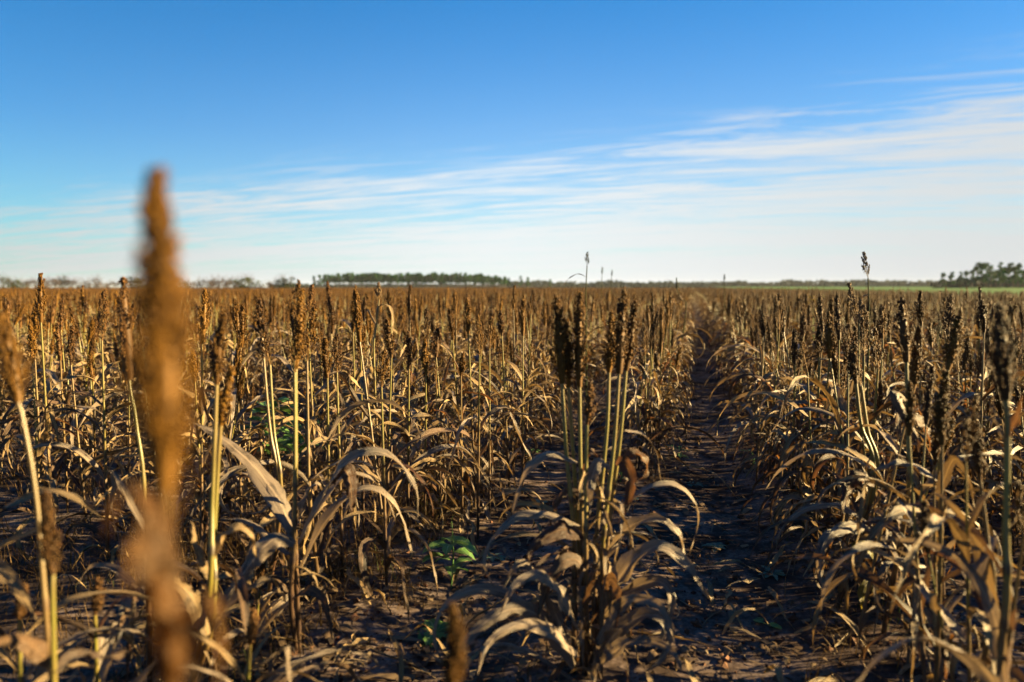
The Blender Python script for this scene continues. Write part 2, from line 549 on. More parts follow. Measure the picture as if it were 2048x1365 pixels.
def arch_points(rng, L, a0, bend, power=1.2, sway=0.12, n=9):
    """centre line in the XZ plane: leaves the stalk at elevation a0, arches over and hangs"""
    p = Vector((0, 0, 0))
    out = [p.copy()]
    az = 0.0
    for i in range(n):
        s = (i + 0.5) / n
        e = a0 - bend * s ** power
        az += rng.uniform(-sway, sway)
        p = p + Vector((math.cos(e) * math.cos(az), math.cos(e) * math.sin(az), math.sin(e))) * (L / n)
        out.append(p.copy())
    return out


def stalk_points(h, lean, curve, az, n=8):
    out = []
    for i in range(n + 1):
        s = i / n
        r = lean * s * h + curve * h * s * (1 - s) * 0.7
        out.append(Vector((math.cos(az) * r, math.sin(az) * r, s * h)))
    return out


def add_stalk(mb, pts, r0=0.0065, r1=0.0034, sides=7, mat=0, rng=random):
    n = 50 if sides > 6 else len(pts) * 3
    c = crom(pts, n)
    rad, uvs = [], []
    nodes = [0.10 + 0.128 * q for q in range(5)]
    for i in range(n + 1):
        s = i / n
        r = r0 + (r1 - r0) * s ** 0.8
        k = min(abs(s - q) for q in nodes)
        r *= 1.3 if k < 0.016 else 1.0
        below = [q for q in nodes if q < s]
        if below and s - below[-1] < 0.09 and s < 0.75:
            r *= 1.14                                   # leaf sheath above a node
        rad.append(r)
        uvs.append(s)
    mb.tube(c, rad, sides, mat, uvs)


def add_head(mb, pts, Rm, rng, kind='compact', nseed=600, sr=0.0030, ms=0, mr=1, sides=3, twigs=True):
    """a sorghum panicle: rachis with branches that carry the grains"""
    n = 24
    c = crom(pts, n)
    L = sum((b - a).length for a, b in zip(c, c[1:]))
    T = (c[-1] - c[0]).normalized()
    A = T.orthogonal().normalized()
    B = T.cross(A)

    def ax(s):
        s = min(max(s, 0), 1) * n
        i = min(int(s), n - 1)
        return c[i].lerp(c[i + 1], s - i)
    loose = kind == 'loose'
    core = 0.25 if loose else 0.42
    mb.tube([ax(i / 8) for i in range(9)], [max(0.0012, Rm * core * (0.25 + 0.75 * math.sin(min(1, 0.15 + i / 8) * math.pi) ** 0.8) * (0.35 if loose else 1)) * (0.5 if i == 8 else 1) for i in range(9)], 5, mr if loose else ms)
    nb = max(8, int(nseed / (15 if not loose else 14)))
    per = nseed / nb
    lump = [rng.uniform(0.72, 1.22) for _ in range(12)]
    for b in range(nb):
        z0 = (b + rng.random()) / nb * 0.9
        if loose:
            z0 = z0 ** 1.15
        az = b * 2.39996 + rng.uniform(-0.4, 0.4)
        rad = A * math.cos(az) + B * math.sin(az)
        zt = min(1.0, z0 + (0.30 if not loose else 0.34) * (1 - 0.6 * z0) * rng.uniform(0.7, 1.2))
        prof = max(0.1, min(1, 0.4 + zt * 2.0) * (1 - zt) ** 0.6 * 1.25) if not loose else (1.5 * (1 - zt) ** 0.75 + 0.12) * rng.uniform(0.6, 1.25)
        prof *= lump[int(zt * 5.9) * 2 + (1 if math.cos(az) > 0 else 0)]
        Rt = Rm * prof * rng.uniform(0.75, 1.1)
        line = []
        for k in range(5):
            s = k / 4
            line.append(ax(z0 + (zt - z0) * s) + rad * (0.0015 + Rt * s ** 0.75))
        if twigs:
            mb.tube(line, [0.0009, 0.0008, 0.0007, 0.0006, 0.0004], 3, mr, cap=False)
        m = int(per * (rng.uniform(0.6, 1.4) if rng.random() > .16 else .2) + 0.5)   # a few branches picked bare by birds
        s0 = 0.2 if not loose else 0.45
        for k in range(m):
            s = s0 + (1 - s0) * (k + rng.random()) / m
            q = min(3, int(s * 4))
            p = line[q].lerp(line[q + 1], s * 4 - q)
            d = (line[q + 1] - line[q]).normalized()
            j = Vector((rng.uniform(-1, 1), rng.uniform(-1, 1), rng.uniform(-1, 1))) * sr * (1.5 if not loose else 1.2)
            d = (d + Vector((rng.uniform(-.5, .5), rng.uniform(-.5, .5), rng.uniform(-.3, .3)))).normalized()
            r = sr * rng.uniform(0.75, 1.25)
            mb.octa(p + j, d, r, r * 1.45, ms, rng.uniform(0, 1.5))


rl = random.Random(11)
LEAVES = {}                                      # kind -> list of meshes shared by many leaves


def make_leaf(kind, k):
    rng = random.Random(k * 131 + len(kind) * 17)
    m = MB()
    if kind == 'arch':
        L, Wd = rng.uniform(0.40, 0.64), rng.uniform(0.032, 0.050)
        pts = arch_points(rng, L, R(rng.uniform(45, 72)), R(rng.uniform(115, 165)), rng.uniform(0.9, 1.5))
    elif kind == 'curl':
        L, Wd = rng.uniform(0.36, 0.54), rng.uniform(0.026, 0.042)
        pts = arch_points(rng, L, R(rng.uniform(40, 75)), R(rng.uniform(200, 290)), rng.uniform(1.2, 1.7), 0.2)
    elif kind == 'hang':
        L, Wd = rng.uniform(0.3, 0.5), rng.uniform(0.024, 0.042)
        pts = arch_points(rng, L, R(rng.uniform(20, 50)), R(rng.uniform(110, 145)), rng.uniform(0.45, 0.7), 0.25)
    elif kind == 'broken':                       # snapped: straight out, then hanging limp
        L, Wd = rng.uniform(0.34, 0.56), rng.uniform(0.028, 0.048)
        e0, k0 = R(rng.uniform(25, 65)), rng.uniform(0.25, 0.55)
        pts, p = [Vector((0, 0, 0))], Vector((0, 0, 0))
        for i in range(10):
            e = e0 if (i + .5) / 10 < k0 else R(rng.uniform(-95, -70))
            p = p + Vector((math.cos(e), rng.uniform(-.12, .12), math.sin(e))) * (L / 10)
            pts.append(p.copy())
    else:                                        # upright flag
        L, Wd = rng.uniform(0.22, 0.4), rng.uniform(0.016, 0.028)
        pts = arch_points(rng, L, R(rng.uniform(62, 80)), R(rng.uniform(30, 110)), rng.uniform(1.2, 2.2))
    ribbon(m, pts, Vector((0, 1, 0)), Wd, rng, (rng.uniform(-0.4, 0.4), rng.uniform(-1.6, 1.6) * (1.3 if kind in ('hang', 'curl') else 0.7)),
           rng.uniform(0.15, 0.7), rng.uniform(0.05, 0.16), 16)
    return m


for kind, cnt in (('arch', 12), ('curl', 7), ('hang', 8), ('flag', 5), ('broken', 7)):
    LEAVES[kind] = [make_leaf(kind, k) for k in range(cnt)]
LEAF_MESH = {}


def leaf_mesh(kind, k, material):
    key = (kind, k, material.name)
    if key not in LEAF_MESH:
        LEAF_MESH[key] = LEAVES[kind][k].mesh('leaf', [material])
    return LEAF_MESH[key]


HEADS = {}
for tone, ms in (('brown', M_SEED), ('dark', M_SEEDD), ('straw', M_SEEDS)):
    for kind, cnt in (('compact', 5), ('loose', 3)):
        if tone == 'straw' and kind == 'compact':
            continue
        for k in range(cnt):
            rng = random.Random(k * 77 + len(kind))
            L = rng.uniform(0.16, 0.24)
            m = MB()
            bx, by = rng.uniform(-0.012, 0.012), rng.uniform(-0.012, 0.012)
            add_head(m, [Vector((0, 0, 0)), Vector((bx, by, L * 0.5)), Vector((bx * 0.5, by * 2, L))], rng.uniform(0.026, 0.034), rng, kind, 560 if kind == 'compact' else (330 if tone != 'straw' else 200))
            HEADS.setdefault((tone, kind), []).append((m.mesh('seed_head', [ms, M_RACH]), L))

STALKS = []
for k in range(14):
    rng = random.Random(500 + k)
    h = rng.uniform(0.74, 0.98)
    par = (h, rng.uniform(0.0, 0.10), rng.uniform(-0.06, 0.06), 0.0)
    m = MB()
    add_stalk(m, stalk_points(*par), rng.uniform(0.0055, 0.0072), rng.uniform(0.0028, 0.0038), 7, 0, rng)
    STALKS.append((m.mesh('stalk', [M_STALK]), par))


def pick_leaf_mat(rng, s):
    x = rng.random()
    if x < 0.10:
        return M_RUST
    if x < (0.62 if s < 0.3 else 0.36):
        return M_DARK
    return M_LEAF


def dress(stalk, pts, rng, nleaf, lo=0.08, hi=0.70, scale=1.0):
    """library leaves along a stalk, opposite each other in turn, the lower ones dead and hanging"""
    c = crom(pts, 40)
    az = rng.uniform(0, 6.28)
    rust = 0
    for i in range(nleaf):
        s = lo + (hi - lo) * ((i + rng.uniform(0.1, 0.9)) / nleaf)
        p = c[int(s * 40)]
        az += math.pi + rng.uniform(-0.7, 0.7)
        x = rng.random()
        kind = ('hang' if x < 0.42 else 'arch' if x < 0.72 else 'curl' if x < .85 else 'broken') if s < 0.3 else ('arch' if x < 0.48 else 'curl' if x < 0.66 else 'broken' if x < 0.82 else 'hang' if x < 0.92 else 'flag')
        k = rng.randrange(len(LEAVES[kind]))
        mt = pick_leaf_mat(rng, s) if rng.random() > .24 else M_PALE
        rust += mt is M_RUST
        o = obj('leaf', leaf_mesh(kind, k, mt), stalk, p, (rng.uniform(-.25, .25), rng.uniform(-.2, .2), az), scale * rng.uniform(0.72, 1.1))
        if mt is M_RUST:
            o['label'] = 'rust red dried leaf'
    return rust


GROUP = 'dry sorghum plants standing in the field rows'


def thing(name, loc, label=None, cat=None, group=None, rotz=0.0):
    o = bpy.data.objects.new(name, None)
    o.empty_display_size = 0.1
    o.location = loc
    o.rotation_euler = (0, 0, rotz)
    link(o)
    return tag(o, label, cat, group)


def hero_leaf(root, stalk, pts, d, width, rng, mt=M_LEAF, roll=(0.5, 0.9), dd=0.0, label=None, ripple=0.08, fold=0.3):
    roll = tuple(-0.75 * r for r in roll)         # upper face towards the open sky and the path
    """a leaf whose centre line is known from the photo, in the plant's own space"""
    n = len(pts)
    org = root.location
    P3 = [P(x, y, d + dd * i / (n - 1)) - org for i, (x, y) in enumerate(pts)]
    m = MB()
    ribbon(m, P3, FWD, width * 1.4, rng, roll, fold, ripple, 22, 7)
    o = obj('leaf', m.mesh('leaf', [mt]), stalk)
    if label:
        o['label'] = label
    elif mt is M_RUST:
        o['label'] = 'rust red dried leaf'
    return o


def hero_stalk(root, top, base, mids, foot, d, rng, Rm=0.022, tone='brown', kind='compact', nseed=650, r0=0.0075, r1=0.0042, dtop=0.0, sr=0.0030, smat=None):
    """a stalk with its seed head; top, base and mids are photo pixels at depth d; foot is where it stands (world)"""
    org = root.location
    hb = P(*base, d + dtop) - org
    ht = P(*top, d + dtop) - org
    line = [Vector(foot) - org] + [P(x, y, d) - org for x, y in reversed(mids)] + [hb]
    m = MB()
    add_stalk(m, line, r0, r1, 9, 0, rng)
    st = obj('stalk', m.mesh('stalk', [smat or M_STALK]), root)
    h = MB()
    midp = hb.lerp(ht, 0.5) + Vector((rng.uniform(-.004, .004), rng.uniform(-.004, .004), 0))
    add_head(h, [hb, midp, ht], Rm * 1.32, rng, kind, nseed, sr)
    obj('seed_head', h.mesh('seed_head', [{'green': M_SILG, 'red': M_SILR, 'orange': M_SEEDO, 'brown': M_SEED, 'dark': M_SEEDD, 'straw': M_SEEDS}[tone], {'orange': M_SEEDO, 'green': M_SILG, 'red': M_SILR}.get(tone, M_RACH)]), st)
    return st, line


taken = []                                       # ground spots already planted


def occupy(x, y):
    taken.append((x, y))


# ---------------------------------------------------------------- the plants one can single out
rng = random.Random(3)

# central clump at the edge of the bare path
bx, by = -0.30, 2.02
root = thing('sorghum_plant', (bx, by, gz(bx, by)), 'big sorghum clump with seven seed heads standing alone on bare soil between two furrows', 'sorghum plant', GROUP)
occupy(bx, by)
D0 = depth(bx, by, 0.5)
z0 = root.location.z
spec = [((1112, 590), (1124, 768), [(1132, 900), (1148, 1080)], -0.03, 0.0, 0.025, 'orange'),  # brighter amber grain paints sunlight into two backlit heads of the clump
        ((1131, 640), (1137, 775), [(1148, 930), (1160, 1120)], 0.02, 0.05, 0.018, 'brown'),
        ((1160, 582), (1159, 775), [(1161, 930), (1165, 1150)], -0.01, 0.02, 0.022, 'brown'),
        ((1181, 765), (1174, 850), [(1172, 960), (1172, 1150)], 0.01, -0.05, 0.013, 'dark'),
        ((1224, 622), (1218, 745), [(1213, 870), (1192, 1090)], 0.03, 0.05, 0.019, 'brown'),
        ((1249, 578), (1238, 748), [(1228, 890), (1206, 1090)], 0.04, 0.0, 0.028, 'orange'),
        ((1270, 602), (1252, 742), [(1240, 880), (1215, 1080)], 0.05, 0.07, 0.022, 'brown')]
cst = []
for tp, bs, md, fx, dd, Rm, tone in spec:
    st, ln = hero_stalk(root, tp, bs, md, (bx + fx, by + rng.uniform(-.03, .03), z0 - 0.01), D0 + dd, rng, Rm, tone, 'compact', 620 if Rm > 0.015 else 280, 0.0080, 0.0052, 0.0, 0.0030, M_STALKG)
    cst.append((st, ln))
LV = [
    (1, [(1158, 1260), (1120, 1180), (1075, 1150), (1030, 1170), (1000, 1230)], 0.040, M_PALE, -0.10, -0.15, (0.5, 0.7)),
    (1, [(1155, 1310), (1100, 1260), (1035, 1250), (975, 1290), (955, 1350)], 0.038, M_PALE, -0.15, -0.20, (0.5, 0.7)),
    (4, [(1195, 1290), (1240, 1215), (1290, 1200), (1330, 1225), (1350, 1290)], 0.038, M_PALE, -0.10, -0.12, (-0.5, -0.7)),
    (5, [(1200, 1330), (1250, 1290), (1310, 1285), (1350, 1310), (1365, 1350)], 0.036, M_PALE, -0.15, -0.15, (-0.5, -0.7)),
    (6, [(1215, 1100), (1265, 1050), (1320, 1040), (1360, 1075), (1372, 1140)], 0.036, M_PALE, 0.05, -0.05, (-0.5, -0.7)),
    # stalk, pixels, width, material, depth offset start, depth change, roll
    (0, [(1155, 925), (1105, 905), (1060, 932), (1035, 985), (1022, 1045)], 0.030, M_PALE, 0, -0.05, (0.5, 0.8)),
    (0, [(1160, 1052), (1090, 1028), (1030, 1036), (985, 1078), (968, 1125), (986, 1175)], 0.030, M_PALE, -0.02, -0.10, (0.6, 0.9)),
    (2, [(1168, 1072), (1130, 1058), (1092, 1074), (1064, 1100), (1056, 1128)], 0.050, M_RUST, -0.05, -0.12, (0.7, 1.1)),
    (0, [(1152, 1330), (1112, 1230), (1066, 1140), (1034, 1128), (1006, 1180)], 0.045, M_PALE, -0.03, -0.10, (0.8, 0.7)),
    (0, [(1150, 1340), (1090, 1240), (1020, 1190), (950, 1178), (892, 1208), (866, 1270), (888, 1332)], 0.040, M_PALE, 0.0, -0.12, (0.6, 0.9)),
    (1, [(1150, 1330), (1110, 1270), (1060, 1222), (1000, 1226), (935, 1280), (890, 1362)], 0.048, M_PALE, -0.05, -0.25, (0.8, 0.9)),
    (1, [(1150, 1362), (1070, 1306), (985, 1290), (925, 1318), (886, 1366)], 0.024, M_PALE, 0.0, 0.05, (0.4, 0.6)),
    (5, [(1186, 1350), (1225, 1275), (1275, 1236), (1318, 1232), (1338, 1262), (1328, 1310), (1290, 1345)], 0.050, M_PALE, -0.06, -0.12, (-0.8, -0.8)),
    (5, [(1205, 1225), (1250, 1140), (1305, 1096), (1350, 1106), (1392, 1155), (1418, 1200)], 0.055, M_PALE, 0.0, -0.08, (-0.8, -0.8)),
    (4, [(1200, 1240), (1250, 1190), (1292, 1166), (1326, 1166), (1342, 1194), (1334, 1245), (1308, 1305)], 0.040, M_PALE, 0.03, -0.10, (-0.7, -0.9)),
    (6, [(1243, 1012), (1300, 975), (1350, 970), (1384, 998), (1396, 1042), (1378, 1112)], 0.027, M_PALE, 0.05, 0.06, (-0.5, -0.8)),
    (6, [(1246, 925), (1268, 908), (1290, 922), (1292, 948), (1272, 966)], 0.034, M_RUST, 0.03, 0.0, (-0.6, -0.9)),
    (5, [(1232, 930), (1246, 922), (1260, 955), (1256, 1005), (1238, 1045)], 0.036, M_RUST, -0.02, -0.05, (-0.9, -1.4)),
    (4, [(1222, 935), (1198, 926), (1182, 965), (1180, 1030)], 0.034, M_PALE, -0.03, -0.05, (0.8, 1.0)),
    (6, [(1250, 862), (1288, 872), (1312, 905), (1320, 955)], 0.020, M_PALE, 0.08, 0.1, (-0.5, -0.5)),
    (4, [(1208, 1082), (1255, 1066), (1305, 1072), (1352, 1105)], 0.018, M_PALE, 0.08, 0.15, (-0.3, -0.4)),
    (3, [(1172, 1140), (1150, 1120), (1120, 1130), (1085, 1200), (1075, 1260)], 0.034, M_DARK, -0.06, -0.1, (0.9, 1.2)),
    (4, [(1205, 1180), (1225, 1160), (1240, 1200), (1232, 1260)], 0.036, M_DARK, -0.06, -0.1, (-0.9, -1.3)),
    (2, [(1166, 1210), (1195, 1165), (1204, 1220), (1198, 1300)], 0.022, M_DARK, -0.05, -0.05, (-0.9, -1.2)),
    (3, [(1170, 1000), (1148, 975), (1122, 985), (1100, 1040), (1108, 1085)], 0.03, M_RUST, 0.03, 0.05, (0.9, 1.2)),
    (2, [(1165, 940), (1176, 905), (1192, 915), (1196, 960)], 0.026, M_RUST, 0.04, 0.02, (-0.7, -1.2)),
]
for si, px_, wd, mt, d_, dd, rr in LV:
    hero_leaf(root, cst[si][0], px_, D0 + d_, wd * 0.95, rng, mt, rr, dd)
for st, ln in cst:
    dress(st, ln, rng, 8, 0.02, 0.60, 0.62)

# blurred plant right in front of the lens
d = 0.47
q = P(340, 1200, d)
bx, by = q.x + 0.01, q.y
root = thing('sorghum_plant', (bx, by, gz(bx, by)), 'tall sorghum plant close to the lens, blurred golden brown, its tip far above the field', 'sorghum plant', GROUP)
occupy(bx, by)
st, ln = hero_stalk(root, (314, 338), (331, 985), [(337, 1100), (342, 1280)], (bx, by, gz(bx, by) - 0.01), d, rng, 0.0170, 'orange', 'compact', 2100, 0.0052, 0.0036, 0.0, 0.0019, M_SHEATH)
for px_, wd, mt, d_, dd, rr in [
        ([(336, 1150), (300, 1020), (258, 975), (226, 1010), (212, 1080)], 0.013, M_TAN, 0, 0.02, (0.9, 1.1)),
        ([(338, 1120), (320, 1050), (300, 1040), (285, 1090), (290, 1170)], 0.012, M_TAN, -0.01, -0.02, (0.9, 1.2)),
        ([(340, 1290), (312, 1170), (280, 1090), (262, 1110), (262, 1190)], 0.014, M_TAN, -0.02, -0.03, (0.9, 1.2)),
        ([(345, 1400), (385, 1260), (418, 1200), (440, 1260), (436, 1380)], 0.013, M_TAN, 0.02, 0.02, (-0.9, -1.1)),
        ([(345, 1420), (330, 1250), (305, 1150), (316, 1250), (328, 1390)], 0.016, M_TAN, -0.02, -0.02, (0.9, 1.3)),
        ([(342, 1380), (346, 1250), (342, 1130), (334, 1040)], 0.016, M_TAN, -0.006, 0.0, (1.2, 1.5)),
        ([(344, 1420), (352, 1300), (372, 1230), (384, 1300), (380, 1400)], 0.016, M_TAN, -0.02, -0.02, (-0.9, -1.2)),
        ([(338, 1080), (385, 960), (422, 900), (434, 960)], 0.005, M_RUST, 0.02, 0.03, (-0.4, -0.8))]:
    hero_leaf(root, st, px_, d + d_, wd, rng, mt, rr, dd)


def single(label, stalks, d, foot=None, leaves=(), nleaf=0, r0=0.0078, r1=0.0042, lo=0.1, hi=0.6, lsc=1.0, smat=None):
    """a plant from its photographed heads; foot as world (x, y) or None for straight below"""
    hb = P(*stalks[0][1], d)
    fx, fy = foot if foot else (hb.x + rng.uniform(-.04, .04), hb.y + rng.uniform(-.04, .04))
    root = thing('sorghum_plant', (fx, fy, gz(fx, fy)), label, 'sorghum plant', GROUP)
    occupy(fx, fy)
    out = []
    for i, sp in enumerate(stalks):
        tp, bs, md, Rm, tone, kind = sp[:6]
        o = (rng.uniform(-.02, .02), rng.uniform(-.02, .02)) if i else (0, 0)
        st, ln = hero_stalk(root, tp, bs, md, (fx + o[0], fy + o[1], root.location.z - 0.01), d + (sp[6] if len(sp) > 6 else 0), rng, Rm, tone, kind,
                            (1300 if d < 1.6 else {'compact': 600, 'loose': 420}[kind]) if d < 6 else 200, r0, r1, 0.0, 0.0020 if d < 1.6 else 0.0030, smat or M_STALK)
        out.append(st)
        if nleaf:
            dress(st, ln, rng, nleaf, lo, hi, lsc)
    for si, px_, wd, mt, d_, dd, rr in leaves:
        hero_leaf(root, out[si], px_, d + d_, wd, rng, mt, rr, dd)
    return root


# left foreground
single('leaning sorghum stalk cut by the left edge of the photo, its loose brown head blurred', [((2, 625), (36, 805), [(48, 850), (74, 1010), (98, 1300)], 0.024, 'brown', 'compact')], 1.3, None,
       [(0, [(98, 1330), (60, 1290), (10, 1282), (-40, 1310)], 0.030, M_DARK, 0, -0.1, (0.7, 0.9)),
        (0, [(104, 1345), (160, 1315), (220, 1318), (262, 1300)], 0.030, M_DARK, -0.05, 0.15, (-0.5, -0.9))], 3, 0.0062, 0.0038, lo=0.05, hi=0.3, lsc=0.7, smat=M_STALKB)
single('short sorghum tiller with a dark spindle shaped head beside the leaning stalk', [((92, 985), (106, 1150), [(106, 1250)], 0.012, 'dark', 'compact')], 1.25, None, (), 2, lo=0.1, hi=0.5, lsc=0.6)
single('sorghum plant mostly outside the frame whose grey leaves arch in over dark soil', [((-160, 700), (-150, 860), [(-140, 1000)], 0.02, 'brown', 'compact')], 1.65, None,
       [(0, [(-130, 1120), (-60, 1065), (20, 1010), (90, 984), (145, 992), (205, 1038)], 0.034, M_LEAF, 0, 0.0, (-0.6, -0.8)),
        (0, [(-130, 1150), (-20, 1105), (70, 1062), (150, 1026)], 0.026, M_LEAF, 0, 0.05, (-0.7, -0.9)),
        (0, [(-130, 1180), (-30, 1130), (30, 1170), (80, 1250)], 0.04, M_LEAF, -0.1, -0.1, (-0.7, -0.9))], 3, lsc=0.8)
single('sorghum plant with one dark shaded head half hidden behind the blurred tall plant', [((246, 555), (258, 760), [(272, 850), (290, 1000)], 0.032, 'dark', 'compact')], 1.95, None, (), 4, lsc=0.9)
single('two sunlit yellow stalks rising side by side with slim golden brown heads', [
    ((448, 628), (433, 770), [(430, 860), (424, 1010), (417, 1200)], 0.017, 'brown', 'compact'),
    ((464, 735), (441, 852), [(436, 930), (428, 1080), (424, 1250)], 0.016, 'brown', 'compact', 0.03)], 1.72, (-1.40, 1.60),
    [(0, [(424, 1130), (452, 1072), (484, 1060), (505, 1082), (512, 1115)], 0.034, M_LEAF, 0, 0.05, (-0.7, -0.9)),
     (0, [(420, 1160), (392, 1090), (385, 1050), (372, 1040)], 0.02, M_LEAF, 0, 0.0, (0.5, 0.9)),
     (1, [(426, 1250), (470, 1200), (520, 1165), (545, 1160), (560, 1185)], 0.03, M_LEAF, 0.05, 0.1, (-0.6, -0.8)),
     (0, [(418, 1270), (380, 1190), (340, 1160), (310, 1200)], 0.034, M_LEAF, -0.05, -0.05, (0.7, 0.9))], 0, 0.0080, 0.0052, smat=M_STALKG)
single('sorghum plant with a bushy golden head and long grey leaves arching to both sides', [
    ((596, 560), (589, 745), [(590, 900), (589, 1060), (582, 1200)], 0.024, 'brown', 'loose'),
    ((604, 580), (592, 738), [(592, 900), (590, 1060)], 0.019, 'brown', 'compact', 0.01)], depth(-1.23, 1.9, 0.6), (-1.23, 1.9),
    [(0, [(592, 1078), (558, 1000), (500, 925), (435, 870), (378, 842)], 0.058, M_PALE, 0, 0.15, (0.9, 0.8)),
     (0, [(590, 1088), (560, 1076), (530, 1092), (485, 1150), (452, 1200), (430, 1250)], 0.052, M_PALE, -0.03, -0.15, (0.7, 0.9)),
     (0, [(598, 1090), (632, 1020), (685, 932), (742, 902), (800, 928), (832, 985), (836, 1035)], 0.040, M_PALE, -0.02, 0.05, (-0.7, -0.8)),
     (0, [(602, 1135), (655, 1040), (715, 984), (768, 990), (806, 1040), (824, 1112)], 0.040, M_PALE, 0.03, 0.12, (-0.7, -0.8)),
     (0, [(600, 1080), (650, 1000), (690, 955), (730, 955), (768, 985), (790, 1040)], 0.030, M_PALE, 0.12, 0.15, (-0.6, -0.8)),
     (0, [(578, 1110), (540, 1073), (495, 1042), (440, 1038)], 0.030, M_PALE, 0.03, 0.1, (0.5, 0.7)),
     (0, [(582, 1185), (556, 1160), (515, 1166), (470, 1212)], 0.028, M_DARK, 0.02, -0.05, (0.6, 0.9)),
     (0, [(668, 968), (690, 940), (702, 975), (704, 1030)], 0.050, M_RUST, 0.02, 0.0, (-0.9, -1.2)),
     (0, [(590, 1060), (610, 1000), (632, 968), (650, 990)], 0.03, M_PALE, 0.0, 0.05, (-0.7, -0.9)),
     (0, [(585, 1200), (620, 1180), (650, 1210), (665, 1280)], 0.026, M_DARK, -0.05, -0.1, (-0.7, -0.9))], 0, 0.0078, 0.0048)
single('sorghum plant with a nodding dark double head just behind the bushy golden one', [
    ((519, 598), (524, 675), [(540, 860), (560, 1000)], 0.016, 'dark', 'compact'),
    ((524, 640), (540, 730), [(548, 860), (562, 1000)], 0.022, 'dark', 'loose', -0.02)], 2.45, None, (), 4)
single('sorghum plant with a ragged golden head beside the bushy one, tall bare stalk', [((630, 615), (614, 722), [(616, 850), (620, 1000)], 0.02, 'brown', 'loose')], 2.6, None, (), 5)

for lab, px_, py_, d_ in (('low leafy sorghum tiller in the bottom left corner, only curled dead leaves', 40, 1240, 1.5), ('low leafy sorghum tiller between the leaning stalk and the blurred plant', 190, 1230, 1.6),
                          ('low leafy sorghum tiller at the bottom edge right of the two yellow stalks', 500, 1290, 1.62), ('low dead sorghum tiller on the soil under the broad sunlit leaf', 520, 1180, 2.2),
                          ('low leafy sorghum tiller behind the blurred plant', 330, 1160, 1.9)):
    single(lab, [((px_ + 8, py_ - 70), (px_, py_), [], .009, 'dark', 'compact')], d_, None, (), 12, 0.006, 0.004, .08, .95, .8)
